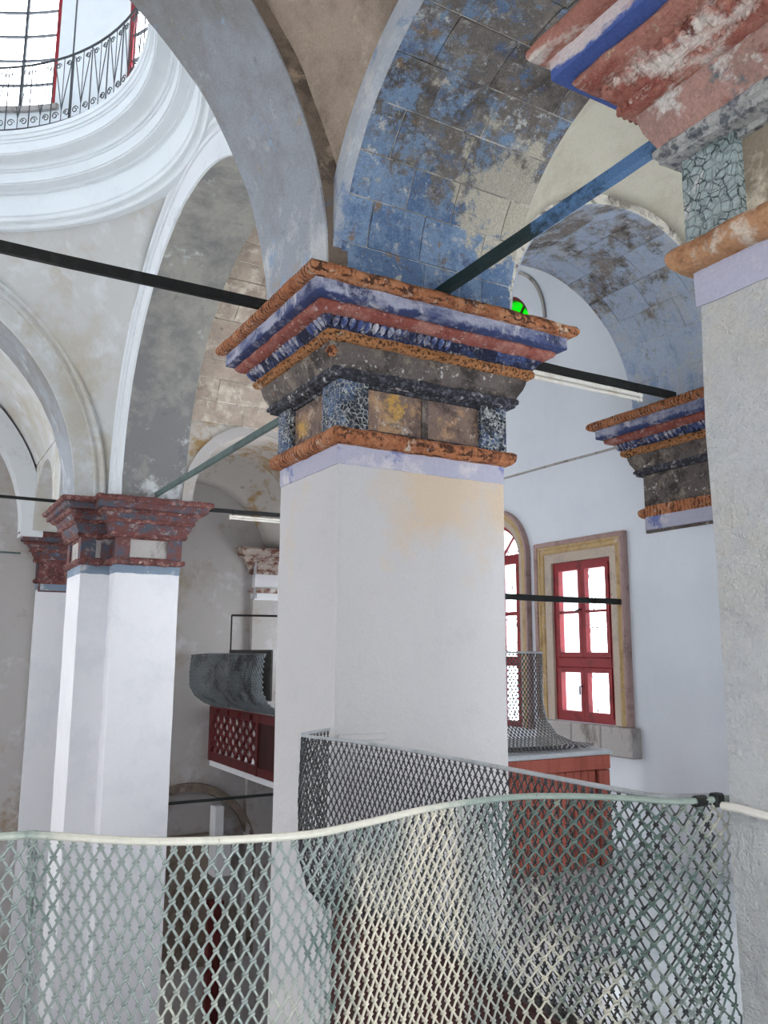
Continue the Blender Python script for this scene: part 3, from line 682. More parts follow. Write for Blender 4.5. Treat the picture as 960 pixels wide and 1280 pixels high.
# ------------------------------------------------------------------ pillars
# mouldings: name, [(inset, z)...] from top to bottom, measured from the abacus edge
MOULD = [
    ('abacus_roll', [(.03, 2.0), (.012, 1.992), (.0, 1.972), (.0, 1.95), (.012, 1.932), (.035, 1.925)]),
    ('fascia', [(.055, 1.927), (.055, 1.85), (.075, 1.846), (.105, 1.842)]),
    ('ovolo', [(.108, 1.842), (.102, 1.828), (.112, 1.808), (.14, 1.795), (.165, 1.787)]),
    ('carved_band', [(.165, 1.787), (.172, 1.768), (.188, 1.75), (.204, 1.728)]),
    ('bead_roll', [(.204, 1.728), (.196, 1.712), (.196, 1.696), (.206, 1.682), (.225, 1.674)]),
    ('frieze', [(.236, 1.674), (.24, 1.65), (.252, 1.61), (.272, 1.575), (.282, 1.552)]),
    ('astragal', [(.276, 1.552), (.268, 1.54), (.27, 1.522), (.284, 1.515), (.286, 1.50), (.31, 1.494)]),
    ('neck_ring', [(.325, 1.222), (.30, 1.216), (.286, 1.20), (.284, 1.178), (.29, 1.155), (.306, 1.138), (.33, 1.13)]),
    ('neck_band', [(.341, 1.132), (.342, 1.022)]),
]
PAL_A = dict(abacus_roll='orange_paint', fascia='blue_fascia', ovolo='red_paint', carved_band='carved_blue', bead_roll='bead_orange', frieze='dark_frieze',
             astragal='dark_astragal', die='dark_frieze', panel='icon_panel', corner_post='scale_carving', neck_ring='orange_paint', neck_band='neck_band')
PAL_0 = dict(PAL_A, abacus_roll='faded_red', fascia='fascia_faded', ovolo='faded_red', carved_band='faded_red', bead_roll='faded_red', frieze='frieze_pale',
             astragal='bead_pale', die='panel_pale', panel='panel_pale', corner_post='scale_pale', neck_ring='worn_ochre', leaf='faded_red')
PAL_2 = {k: 'dark_red' for k in PAL_A}; PAL_2.update(fascia='dark_red_mix', carved_band='dark_red_mix', frieze='dark_red_mix', die='dark_red', panel='sill_stone', corner_post='dark_red_mix', neck_band='band_blue_grey')
PAL_W = {k: 'worn_white_red' for k in PAL_A}; PAL_W.update(neck_band='white_plaster', die='white_plaster', panel='white_plaster', corner_post='white_plaster')
def inset(poly, s):
    n = len(poly); r = []
    for i in range(n):
        p, a, b = Vector(poly[i]), Vector(poly[i-1]), Vector(poly[(i+1) % n])
        d1 = (p-a).normalized(); d2 = (b-p).normalized()
        n1 = Vector((-d1.y, d1.x)); n2 = Vector((-d2.y, d2.x))     # inward for a counter-clockwise outline
        r.append(p+(n1+n2)*s)
    return r
def sweep(poly, prf, back=.40, amp=.006, step=.05, sc_=9, skip=()):
    loop = list(prf)+[(back, prf[-1][1]), (back, prf[0][1])]
    ns = [max(2, int((Vector(poly[(i+1) % len(poly)])-Vector(poly[i])).length/step)) for i in range(len(poly))]
    cols = []
    for k, (s, z) in enumerate(loop):
        q = inset(poly, s); pts = []
        for i in range(len(q)):
            a, b = q[i], q[(i+1) % len(q)]
            for j in range(ns[i]):
                p = a.lerp(b, j/ns[i]); p = Vector((p.x, p.y, z))
                pts.append(wob(wob(p, amp, sc_), amp*.6, 31) if k < len(prf) else p)
        cols.append(pts)
    rows = list(zip(*cols))
    return grid([list(r) for r in rows], closed_u=True, closed_v=True)
def prism(poly, z0, z1, amp=0, nz=1, step=None, sc_=3):
    n = len(poly)
    pts = []
    for i in range(n):
        a, b = Vector(poly[i]), Vector(poly[(i+1) % n]); k = max(1, int((b-a).length/step)) if step else 1
        for j in range(k): pts.append(a.lerp(b, j/k))
    rows = [[wob((p.x, p.y, z0+(z1-z0)*k/nz), amp, sc_) if amp else Vector((p.x, p.y, z0+(z1-z0)*k/nz)) for p in pts] for k in range(nz+1)]
    V, Fc = grid(rows, closed_v=True); m = len(pts)
    Fc.append(tuple(range(m-1, -1, -1))); Fc.append(tuple(nz*m+k for k in range(m)))
    return V, Fc
def capital(P, poly, pal, faces, dz=0, amp=.006, posts=True, wear=1.0, roughmesh=True, carve=False):
    cp = obj('capital', prism(inset(poly, .37), 1.0+dz, 1.995+dz), pal['die'], P)
    for nm, prf in MOULD:
        obj(nm, sweep(poly, [(s, z+dz) for s, z in prf], amp=amp if nm not in ('neck_band', 'fascia') else amp*.5, step=.04 if roughmesh else .12), pal[nm], cp, smooth=True)
    if carve:
        lv = []; bd = []
        for (i, npan) in faces:
            for (ins, zt, zb, wd, dp, acc) in ((.165, 1.784, 1.734, .048, .020, lv), (.197, 1.715, 1.690, .026, .010, bd)):
                q0 = inset(poly, ins); a, b = q0[i], q0[(i+1) % len(q0)]; d = (b-a).normalized(); nr = Vector((d.y, -d.x)); L = (b-a).length
                n = int(L/wd); w = L/n; sl = .039 if acc is lv else 0.0
                for k in range(n):
                    c = a+d*(k+.5)*w; rr = []; h = (zt-zb)/2; zc = (zt+zb)/2+dz; ww = w*(.44 if acc is lv else .36)
                    if acc is lv and noise.noise(Vector((c.x*3, c.y*3, 2))) > .25: continue
                    for (f, g) in ((1.0, .55), (.45, 1.0), (-.25, .8), (-.8, .3), (-1.0, .02)):
                        if acc is bd: g = sqrt(max(0, 1-f*f))
                        back_in = sl*(1-f)/2
                        rr.append([Vector((*(c+d*(ww*g*cos(t))-nr*(back_in)+nr*(dp*(.25+.75*g)*max(0, sin(t)))), zc+h*f)) for t in [pi*m/6 for m in range(7)]])
                    acc.append(grid(rr))
        if lv: obj('carved_leaves', join(*lv), pal.get('leaf', 'carved_leaf'), cp, smooth='all', kind='stuff')
        if bd: obj('bead_row', join(*bd), pal['bead_roll'], cp, smooth='all', kind='stuff')
    q = inset(poly, .37)
    for (i, npan) in faces:                                  # recessed painted panels framed by posts on the faces one sees
        a, b = q[i], q[(i+1) % len(q)]; d = (b-a).normalized(); nrm = Vector((d.y, -d.x)); L = (b-a).length
        pw = .15
        def slab(s0, s1, o0, o1, z0, z1):
            c = [a+d*s0+nrm*o0, a+d*s1+nrm*o0, a+d*s1+nrm*o1, a+d*s0+nrm*o1]
            return prism([(v.x, v.y) for v in c], z0+dz, z1+dz)
        obj('panel', slab(pw, L-pw, -.01, .012, 1.22, 1.50), pal['panel'], cp)
        if posts:
            obj('corner_post', slab(-.039, pw, -.02, .045, 1.215, 1.50), pal['corner_post'], cp)
            obj('corner_post', slab(L-pw, L+.041, -.02, .043, 1.217, 1.498), pal['corner_post'], cp)
            for (s0, s1, z0, z1) in ((pw, L-pw, 1.475, 1.50), (pw, L-pw, 1.215, 1.235)):
                obj('panel_border', slab(s0, s1, -.01, .03, z0, z1), pal['astragal'], cp)
            for m in range(1, npan):
                s = pw+(L-2*pw)*m/npan; obj('panel_border', slab(s-.02, s+.02, -.01, .022, 1.235, 1.475), pal['die'], cp)
    return cp

def pillar(base, poly, label, pal, faces, shaft_mat, z0, cat='pillar', dz=0, amp=.006, shaft_amp=.006, posts=True, fine=True, ring_only=False):
    P = thing('pillar', (base[0], base[1], z0), label, cat)
    obj('shaft', prism(inset(poly, .347), z0, 1.03+dz, shaft_amp, 40 if fine else 12, .1 if fine else .3), shaft_mat, P, smooth=True)
    cp = capital(P, poly, pal, faces, dz, amp, posts, roughmesh=fine, carve=pal in (PAL_A, PAL_0))
    return P, cp

p1 = [(1.657, 3.641), (3.48, 3.641), (3.48, 5.75), (2.32, 5.75), (2.32, 5.13), (1.657, 5.13)]
P1, cp1 = pillar((2.55, 4.5), p1, 'central white pillar with orange, blue and dark painted capital', PAL_A, [(0, 2), (5, 1)], 'pillar_plaster', NAVE_Z)
# rosettes at the corner of the frieze
def rosette(c, nrm, r):
    t = Vector((-nrm.y, nrm.x, 0)); rows = []
    for k, (rr, h) in enumerate(((1, 0), (1, .35), (.72, .55), (.4, .45), (.0001, .6))):
        rows.append([c+t*cos(a)*rr*r*(1+.12*cos(6*a))+Vector((0, 0, 1))*sin(a)*rr*r*(1+.12*cos(6*a))+nrm*h*r for a in [2*pi*i/24 for i in range(24)]])
    return grid(rows, closed_v=True)
obj('rosette', rosette(Vector((1.657+.25, 3.641+.25, 1.615)), Vector((-1, -1, 0)).normalized(), .032), 'orange_paint', cp1, smooth=True)

p0 = [(1.64, .43), (3.46, .43), (3.46, 1.92), (1.64, 1.92)]
P0, cp0 = pillar((2.55, 1.17), p0, 'near right pillar of lumpy white plaster, its faded red capital cropped by the frame', PAL_0, [(3, 1), (2, 2)], 'rough_plaster', NAVE_Z, shaft_amp=.010)
# plaster drips on the shaft of the near pillar
rg = random.Random(21); parts = []
for i in range(260):
    z = rg.uniform(.1, .95) if rg.random() < .8 else rg.uniform(-.3, .2); y = rg.uniform(1.05, 1.55)
    L = rg.uniform(.012, .024)*(1.2 if z < .4 else .8); w = L*.34; x = 1.64+.347
    rows = []
    for k, (f, h) in enumerate(((1.0, .1), (.4, .7), (-.1, 1.0), (-.45, .8), (-.75, .05))):
        rows.append([(x+.004-h*w*1.0*sin(max(0, min(pi, a))) if 0 else x+.003-h*w*1.1*max(0, sin(a)), y+w*h*cos(a), z+L*f) for a in [pi*j/4 for j in range(5)]])
    parts.append(grid(rows))
obj('plaster_drips', join(*parts), 'rough_plaster', P0, smooth='all', kind='stuff')

p4 = [(5.088, 3.60), (WX+.1, 3.60), (WX+.1, 5.29), (5.088, 5.29)]
P4, cp4 = pillar((5.5, 4.45), p4, 'white wall pilaster with orange and blue capital, partly behind the near pillar', PAL_A, [(3, 1)], 'wall_plaster', GAL_Z, cat='pilaster')

p2 = [(1.67, 11.2), (2.04, 11.2), (2.04, 10.85), (3.58, 10.85), (3.58, 12.88), (1.67, 12.88)]
P2, cp2 = pillar((2.6, 11.9), p2, 'tall stepped white pillar with dark red capital, at left in the distance', PAL_2, [(2, 1), (0, 1), (5, 1)], 'white_plaster', NAVE_Z, amp=.014)
p3 = [(1.62, 15.0), (2.9, 15.0), (2.9, 15.6), (1.62, 15.6)]
P3, cp3 = pillar((2.2, 15.3), p3, 'small far wall pilaster with dark red capital, left of the stepped pillar', PAL_2, [(0, 1)], 'white_plaster', NAVE_Z, cat='pilaster', amp=.014, fine=False)
p5 = [(5.52, 15.05), (6.75, 15.05), (6.75, 15.6), (5.52, 15.6)]
P5, cp5 = pillar((6.1, 15.2), p5, 'crumbling white and rust capital on the far end wall above the balcony', PAL_W, [(0, 1)], 'end_wall_plaster', NAVE_Z, cat='pilaster', amp=.02, fine=False, posts=False)
# mirrored pillars of the north row carry the arches outside the frame
for poly, lb in (([(-4.66, 3.64), (-2.84, 3.64), (-2.84, 5.13), (-4.66, 5.13)], 'plain pillar carrying the left end of the nearest nave arch'),
                 ([(-5.25, 10.85), (-3.67, 10.85), (-3.67, 12.88), (-5.25, 12.88)], 'plain pillar carrying the left end of the far nave arch')):
    pillar(((poly[0][0]+poly[1][0])/2, (poly[0][1]+poly[2][1])/2), poly, lb, PAL_2, [], 'white_plaster', NAVE_Z, fine=False, posts=False)

# ------------------------------------------------------------------ tie rods and lamps
def bar(name, a, b, w, h, mat, label, cat='tie rod', cx=None):
    a, b = Vector(a), Vector(b); d = (b-a).normalized(); s = Vector((-d.y, d.x, 0))*(w/2); u = Vector((0, 0, h/2))
    n = 12; rows = []
    for i in range(n+1):
        p = a.lerp(b, i/n)+Vector((0, 0, noise.noise(Vector((i*.7, a.x, a.y)))*.004))
        rows.append([p-s-u, p+s-u, p+s+u, p-s+u])
    V, Fc = grid(rows, closed_v=True); Fc.append((0, 1, 2, 3)); Fc.append(tuple(n*4+k for k in (3, 2, 1, 0)))
    o = obj(name, (V, Fc), mat); return tag(o, label, cat)
bar('tie_rod', (-3.0, 4.35, 2.0), (1.75, 4.35, 2.0), .03, .06, 'black_iron', 'black iron tie rod crossing the nave into the left of the central capital')
bar('tie_rod', (2.5, 1.9, 2.04), (2.5, 3.75, 2.02), .045, .055, 'blue_iron', 'blue painted tie rod slanting from central capital to near right pillar')
bar('tie_rod', (2.8, 5.7, 2.05), (2.8, 10.92, 2.05), .04, .06, 'green_iron', 'grey-green tie rod slanting up from the dark red capital')
bar('tie_rod', (3.3, 4.4, 2.03), (5.2, 4.4, 2.03), .03, .06, 'black_iron', 'black tie rod above the fluorescent tube at right of the central capital')
bar('tie_rod', (3.5, 11.6, 2.03), (WX+.02, 11.6, 2.06), .03, .06, 'black_iron', 'black tie rod running right from the dark red capital to the side wall')
bar('tie_rod', (-3.7, 12.0, 2.03), (1.75, 12.0, 2.03), .03, .04, 'black_iron', 'thin dark tie rod leaving the left of the dark red capital')
bar('tie_rod', (-3.6, 15.1, 1.62), (1.66, 15.1, 1.62), .02, .03, 'green_iron', 'thinnest tie rod at the left edge beside the far pilaster capital')
bar('tie_rod', (3.12, 5.45, .46), (WX+.03, 5.45, .46), .03, .05, 'black_iron', 'black rod crossing in front of the red rectangular window')
def lamp(x0, x1, y, z, label):
    L = thing('fluorescent_lamp', ((x0+x1)/2, y, z), label, 'lamp')
    obj('housing', bbox_bevel(x0, x1, y-.025, y+.025, z+.03, z+.06, .006), 'white_plastic', L)
    obj('tube', tube([(x0+.03, y, z+.012), (x1-.03, y, z+.012)], .014, 10), 'white_plastic', L, smooth=True)
    for x in (x0+.015, x1-.015): obj('end_cap', bbox_bevel(x-.015, x+.015, y-.018, y+.018, z-.006, z+.032, .004), 'white_plastic', L)
    for x in (x0+.06, x1-.06):
        obj('strap', tube([(x, y-.024, z+.05), (x, y-.022, z+.125), (x, y+.022, z+.125), (x, y+.024, z+.05)], .004, 5), 'black_iron', L)
lamp(3.66, 4.82, 4.4, 1.925, 'white fluorescent tube hanging under the black rod beside the central capital')
lamp(4.05, 5.2, 11.6, 1.925, 'distant white fluorescent tube under the rod left of the central pillar')

# ------------------------------------------------------------------ windows in the side wall
w1 = bpy.data.objects.new('window_1', None); COL.objects.link(w1); w1.location = (WX, 6.0, -.63); w1['kind'] = 'structure'; w1['label'] = 'red framed rectangular casement window in stone surround'
Y0, Y1, ZA, ZBt = 5.60, 6.42, -.63, .90
XG = WX+.015
def rect_frame(y0, y1, z0, z1, w, x0, x1):
    return join(box(x0, x1, y0, y0+w, z0, z1), box(x0, x1, y1-w, y1, z0, z1), box(x0, x1, y0+w, y1-w, z1-w, z1), box(x0, x1, y0+w, y1-w, z0, z0+w))
obj('window_frame', rect_frame(Y0, Y1, ZA, ZBt, .05, XG, XG+.07), 'window_red', w1)
ym = (Y0+Y1)/2
obj('transom', bbox_bevel(XG-.005, XG+.06, Y0+.05, Y1-.05, -.13, -.03, .008), 'window_red', w1)
for (a, b) in ((Y0+.05, ym-.002), (ym+.002, Y1-.05)):
    for (c, d, nb) in ((-.03, .85, 1), (-.58, -.13, 0)):
        s = obj('casement', rect_frame(a, b, c, d, .045, XG-.012, XG+.045), 'window_red', w1)
        if nb:
            zz = .40; obj('glazing_bar', box(XG, XG+.04, a+.045, b-.045, zz-.012, zz+.012), 'window_red', s)
            obj('pane', box(XG+.018, XG+.022, a+.045, b-.045, c+.045, zz-.012), 'clear_glass', s); obj('pane', box(XG+.018, XG+.022, a+.045, b-.045, zz+.012, d-.045), 'clear_glass', s)
        else: obj('pane', box(XG+.018, XG+.022, a+.045, b-.045, c+.045, d-.045), 'clear_glass', s)
obj('handle', join(tube([(XG-.02, ym, .42), (XG-.05, ym, .42), (XG-.05, ym+.05, .40)], .008, 6)), 'black_iron', w1)
obj('handle', join(tube([(XG-.02, ym+.02, -.30), (XG-.05, ym+.02, -.30), (XG-.05, ym+.02, -.38)], .008, 6)), 'black_iron', w1)
def surround_rect(y0, y1, z0, z1, prof_, close_bottom=False):
    """moulded surround: prof_ = [(outset, proud)], mitred at the top corners"""
    rows = []
    for (y, z, sy, sz) in ((y0, z0, -1, 0), (y0, z1, -1, 1), (y1, z1, 1, 1), (y1, z0, 1, 0)):
        rows.append([(WX+.02-p, y+sy*o, z+sz*o) for o, p in prof_])
    V, Fc = grid(rows, closed_v=True); m = len(prof_); Fc.append(tuple(range(m))); Fc.append(tuple(3*m+k for k in range(m-1, -1, -1)))
    return V, Fc
obj('stone_reveal', surround_rect(Y0, Y1, ZA, ZBt, [(-.008, -.012), (-.008, .035), (.085, .04), (.085, -.02), (.03, -.02), (.03, -.012)]), 'frame_stone', w1)
obj('ochre_moulding', surround_rect(Y0, Y1, ZA, ZBt, [(.085, 0), (.085, .055), (.10, .065), (.13, .05), (.14, .065), (.16, .065), (.16, 0)]), 'frame_ochre', w1)
obj('outer_moulding', surround_rect(Y0, Y1, ZA, ZBt, [(.16, 0), (.16, .08), (.19, .09), (.205, .075), (.205, 0)]), 'frame_pink', w1)
for (a, b) in ((5.33, 5.72), (5.725, 6.10), (6.105, 6.60)): obj('window_sill', bbox_bevel(WX-.10, WX+.05, a, b, -.89, -.635, .012), 'sill_stone', w1)
def grille(parent, y0, y1, z0, z1, xg):
    parts = []; W = (y1-y0)/2
    for s in range(3): parts.append(tube([(xg, y0+W*s, z0), (xg, y0+W*s, z1)], .006, 4))
    for z in (z0+.02, (z0*.55+z1*.45), (z0*.42+z1*.58), z1-.05): parts.append(tube([(xg, y0, z), (xg, y1, z)], .006, 4))
    zm = (z0+z1)/2
    for s in range(2):
        c = y0+W*(s+.5)
        for sg in (-1, 1):
            parts.append(tube([(xg, q[0], q[1]) for q in scroll(c+sg*.09, zm-.16, .075, 1.3, sg)], .006, 4))
            parts.append(tube([(xg, q[0], q[1]) for q in scroll(c+sg*.09, zm+.10, .07, 1.3, -sg)], .006, 4))
            parts.append(tube([(xg, c, z1-.5), (xg, c+sg*.06, z1-.1)], .005, 4)); parts.append(tube([(xg, q[0], q[1]) for q in scroll(c+sg*.09, z1-.06, .05, 1.2, sg)], .005, 4))
            parts.append(tube([(xg, c, z0+.05), (xg, c+sg*.07, z0+.5)], .005, 4))
    return obj('grille', join(*parts), 'grille_iron', parent)
grille(w1, Y0, Y1, ZA, ZBt, WX+.36)

w2 = bpy.data.objects.new('window_2', None); COL.objects.link(w2); w2.location = (WX, AW[0], -.75); w2['kind'] = 'structure'; w2['label'] = 'red arched window mostly hidden behind the central pillar'
def arch_frame(c, zc, r, w, x0, x1, zlow):
    return ring_solid('x', semi(c, zc, r-w, 28, zlow), semi(c, zc, r, 28, zlow), x0, x1)
obj('window_frame', arch_frame(AW[0], AW[1], .40, .05, XG, XG+.07, -.75), 'window_red', w2)
obj('mullion', box(XG, XG+.06, AW[0]-.04, AW[0]+.04, -.75, AW[1]), 'window_red', w2)
for z, h in ((AW[1], .05), (.42, .02), (-.08, .05), (-.72, .03)): obj('transom', box(XG-.003, XG+.055, AW[0]-.36, AW[0]+.36, z-h, z+h), 'window_red', w2)
for s in (-1, 1):
    yy = AW[0]+s*.33; obj('stile', box(XG-.006, XG+.05, yy-.03, yy+.03, -.75, AW[1]), 'window_red', w2)
    for z0, z1 in ((-.69, -.13), (-.03, .40), (.44, .95)): obj('pane', box(XG+.02, XG+.024, min(AW[0]+s*.04, AW[0]+s*.3), max(AW[0]+s*.04, AW[0]+s*.3), z0, z1), 'clear_glass', w2)
for k in range(1, 4):
    a = pi*k/4; obj('fan_bar', tube([(XG+.03, AW[0]+.04*cos(a), AW[1]+.04*sin(a)), (XG+.03, AW[0]+.37*cos(a), AW[1]+.37*sin(a))], .014, 4), 'window_red', w2)
for k in range(4):
    aa = [pi*k/4+pi/4*i/5 for i in range(6)]
    rows = [[(XG+.03+d, AW[0]+r*cos(a), AW[1]+r*sin(a)) for r, d in ((.03, 0), (.36, 0), (.36, .004), (.03, .004))] for a in aa]
    V, Fc = grid(rows, closed_v=True); obj('pane', (V, Fc), 'clear_glass', w2)
obj('stone_reveal', ring_solid('x', semi(*AW, .392, 32, -.745), semi(*AW, .47, 32, -.745), WX-.02, WX+.012), 'frame_stone', w2, smooth=True)
obj('ochre_moulding', ring_solid('x', semi(*AW, .47, 32, -.75), semi(*AW, .53, 32, -.75), WX-.05, WX+.02), 'frame_ochre', w2, smooth=True)
obj('outer_moulding', ring_solid('x', semi(*AW, .53, 32, -.75), semi(*AW, .56, 32, -.75), WX-.065, WX+.02), 'frame_pink', w2, smooth=True)
grille(w2, AW[0]-.4, AW[0]+.4, -.75, 1.2, WX+.36)

w3 = bpy.data.objects.new('window_3', None); COL.objects.link(w3); w3.location = (WX, LW[0], 2.95); w3['kind'] = 'structure'; w3['label'] = 'small arched window with green glass high on the side wall'
obj('window_frame', arch_frame(LW[0], LW[1], .50, .04, WX+.04, WX+.12, 2.95), 'maroon_wood', w3)
obj('mullion', box(WX+.05, WX+.11, LW[0]-.03, LW[0]+.03, 2.95, LW[1]+.45), 'maroon_wood', w3)
for k in range(4):
    aa = [pi*k/4+pi/4*i/5 for i in range(6)]
    rows = [[(WX+.08+d, LW[0]+r*cos(a), LW[1]+r*sin(a)) for r, d in ((.02, 0), (.46, 0), (.46, .004), (.02, .004))] for a in aa]
    obj('pane', grid(rows, closed_v=True), 'green_glass', w3)
    if k: obj('fan_bar', tube([(WX+.08, LW[0], LW[1]), (WX+.08, LW[0]+.46*cos(pi*k/4), LW[1]+.46*sin(pi*k/4))], .016, 4), 'maroon_wood', w3)
for s in (0, 1): obj('pane', box(WX+.08, WX+.084, LW[0]-.45+.45*s, LW[0]+.45*s, 2.95, LW[1]), 'green_glass', w3)
tag(obj('trim_arc', ring_solid('x', semi(*LW, .74, 40), semi(*LW, .77, 40), WX-.03, WX+.01), 'sill_stone', None, smooth=True), None, None, None, 'structure')
tag(obj('wall_conduit', tube([(WX-.012, 10.9, 1.9), (WX-.012, 8, 1.905), (WX-.012, 6.3, 1.9), (WX-.012, 5.3, 1.89)], .012, 6), 'sill_stone'), 'thin grey conduit running level along the white window wall', 'conduit')

# ------------------------------------------------------------------ wire mesh railings
def resample(path, step):
    pts = [Vector(p) for p in path]
    # Catmull-Rom
    dense = []
    for i in range(len(pts)-1):
        p0 = pts[max(i-1, 0)]; p1_ = pts[i]; p2_ = pts[i+1]; p3_ = pts[min(i+2, len(pts)-1)]
        for k in range(24):
            t = k/24
            dense.append(.5*((2*p1_)+(p2_-p0)*t+(2*p0-5*p1_+4*p2_-p3_)*t*t+(3*p1_-p0-3*p2_+p3_)*t*t*t))
    dense.append(pts[-1])
    acc = [0]
    for i in range(1, len(dense)): acc.append(acc[-1]+(dense[i]-dense[i-1]).length)
    return dense, acc
class Curtain:
    """a wire net hung from a rail: path in plan with top z, outward side, profile of (outset, drop)"""
    def __init__(s, path, side, prof_):
        s.d, s.acc = resample(path, .02); s.L = s.acc[-1]; s.side = side; s.prof = prof_
        s.plen = [0]
        for a, b in zip(prof_, prof_[1:]): s.plen.append(s.plen[-1]+sqrt((b[0]-a[0])**2+(b[1]-a[1])**2))
        s.H = s.plen[-1]
    def at(s, u):
        u = max(0, min(s.L, u)); lo, hi = 0, len(s.acc)-1
        while hi-lo > 1:
            m = (lo+hi)//2
            if s.acc[m] <= u: lo = m
            else: hi = m
        t = (u-s.acc[lo])/max(1e-9, s.acc[hi]-s.acc[lo]); p = s.d[lo].lerp(s.d[hi], t)
        a, b = s.d[max(0, lo-6)], s.d[min(len(s.d)-1, hi+6)]
        d = Vector((b.x-a.x, b.y-a.y, 0)).normalized(); return p, Vector((-d.y, d.x, 0))*s.side
    def pt(s, u, v, o=0):
        p, n = s.at(u); v = max(0, min(s.H, v)); k = 0
        while k < len(s.plen)-2 and s.plen[k+1] < v: k += 1
        t = (v-s.plen[k])/(s.plen[k+1]-s.plen[k])
        a, b = s.prof[k], s.prof[k+1]; of = a[0]+(b[0]-a[0])*t; dr = a[1]+(b[1]-a[1])*t
        return p+n*(of+o)+Vector((0, 0, -dr))
    def strand(s, i, cw, ch, r, tip=.80, sides=4, u0=None):
        """one zig-zag wire hooked into its neighbours"""
        pts = []; uc = (i+.5)*cw if u0 is None else u0+.5*cw; n = int(s.H/(ch/2)); ph = i % 2
        pts.append(s.pt(uc+(cw*.06), 0)); rs = [r]
        sg0 = 1 if ph else 1
        for k in range(n):
            v = (k+.75)*ch/2
            sg = 1 if (k+i) % 2 == 0 else -1
            o = .0022*sg
            e = ch*.085
            rs += [r, r*1.3, r*1.3, r]
            pts += [s.pt(uc+sg*cw*.34, v-e, o), s.pt(uc+sg*cw*tip, v-e*.15, o), s.pt(uc+sg*cw*tip, v+e*.15, -o), s.pt(uc+sg*cw*.34, v+e, -o)]
        return tube(pts, rs, sides)
def mesh_railing(parent, cur, cw, ch, r, mat, rail_r, rail_mat, separate=True, rail_name='top_rail', sides=4, widen=0):
    ds = []; u = 0.0; i = 0
    while u < cur.L-cw*.6:
        w = cw*(1+.55*max(0, min(1, (u-widen)/.3))) if widen else cw
        d = cur.strand(i, w, ch, r, sides=sides, u0=u); u += w; i += 1
        if separate: obj('wire_strand', d, mat, parent, smooth='all')
        else: ds.append(d)
    if not separate: obj('wire_net', join(*ds), mat, parent, kind='stuff')
    obj(rail_name, tube([cur.at(cur.L*i/80)[0] for i in range(81)], rail_r, 8), rail_mat, parent, smooth=True)
SC = .83
r1path = [(-.7, 2.2, -.39), (.22, 2.03, -.39), (.29, 2.0, -.388), (.51, 1.82, -.39), (.78, 1.735, -.39), (.96, 1.775, -.39), (1.22, 1.87, -.39), (1.49, 1.90, -.39), (1.64, 1.85, -.39), (1.77, 1.74, -.39), (1.84, 1.64, -.39), (1.93, 1.605, -.388), (2.02, 1.600, -.388)]
R1 = thing('mesh_railing', (.6, 1.9, GAL_Z), 'cream and green wire mesh railing curving across the foreground', 'railing')
c1 = Curtain(r1path, 1, [(0, 0), (.02, .25), (.02, .5), (-.02, .66), (-.10, .78), (-.16, .80)])
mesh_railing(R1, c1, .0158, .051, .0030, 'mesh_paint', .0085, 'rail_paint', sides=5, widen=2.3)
r2path = [(2.02, 1.66, -.392), (1.88, 1.72, -.39), (1.835, 1.84, -.385), (1.855, 2.34, -.39), (1.845, 3.0, -.39), (1.80, 3.45, -.392), (1.715, 3.73, -.39), (1.80, 3.86, -.39), (1.98, 4.0, -.39)]
R2 = thing('mesh_railing', (1.9, 2.8, GAL_Z), 'dark wire mesh railing running from near pillar to the front of the central pillar', 'railing')
c2 = Curtain(r2path, 1, [(0, 0), (.01, .3), (0, .56), (-.04, .69), (-.12, .79)])
mesh_railing(R2, c2, .0185, .056, .0031, 'mesh_dark', .008, 'slab_grey')
# wooden balustrades the nets stand on
def planks(parent, axis, a0, a1, t0, t1, z0, z1, w, mat, gap=.004):
    n = max(1, round((a1-a0)/w)); w = (a1-a0)/n
    me = None
    for i in range(n):
        lo, hi = a0+i*w+gap/2, a0+(i+1)*w-gap/2
        d = bbox_bevel(lo, hi, t0, t1, z0, z1, .005) if axis == 'x' else bbox_bevel(t0, t1, lo, hi, z0, z1, .005)
        if me is None: o = obj('board', d, mat, parent); me = o
        else:
            d.free(); o = me.copy(); COL.objects.link(o); o.parent = parent
            o.location = me.location+(Vector((i*w, 0, 0)) if axis == 'x' else Vector((0, i*w, 0)))
B2 = thing('wooden_balustrade', (2.0, 2.8, -1.88), 'low maroon board balustrade under the dark mesh, beside the central pillar', 'balustrade')
planks(B2, 'y', 1.62, 3.96, 1.985, 2.012, -1.9, -1.22, .13, 'dark_maroon')
obj('cap_rail', bbox_bevel(1.95, 2.05, 1.60, 3.98, -1.22, -1.175, .008), 'dark_maroon', B2)
B1 = thing('wooden_balustrade', (-.5, 1.74, -1.88), 'low maroon board balustrade under the foreground mesh, below the frame', 'balustrade')
planks(B1, 'x', -3.5, 1.93, 1.735, 1.76, -1.9, -1.25, .18, 'maroon_wood')
obj('cap_rail', bbox_bevel(-3.5, 1.93, 1.70, 1.80, -1.25, -1.205, .008), 'maroon_wood', B1)

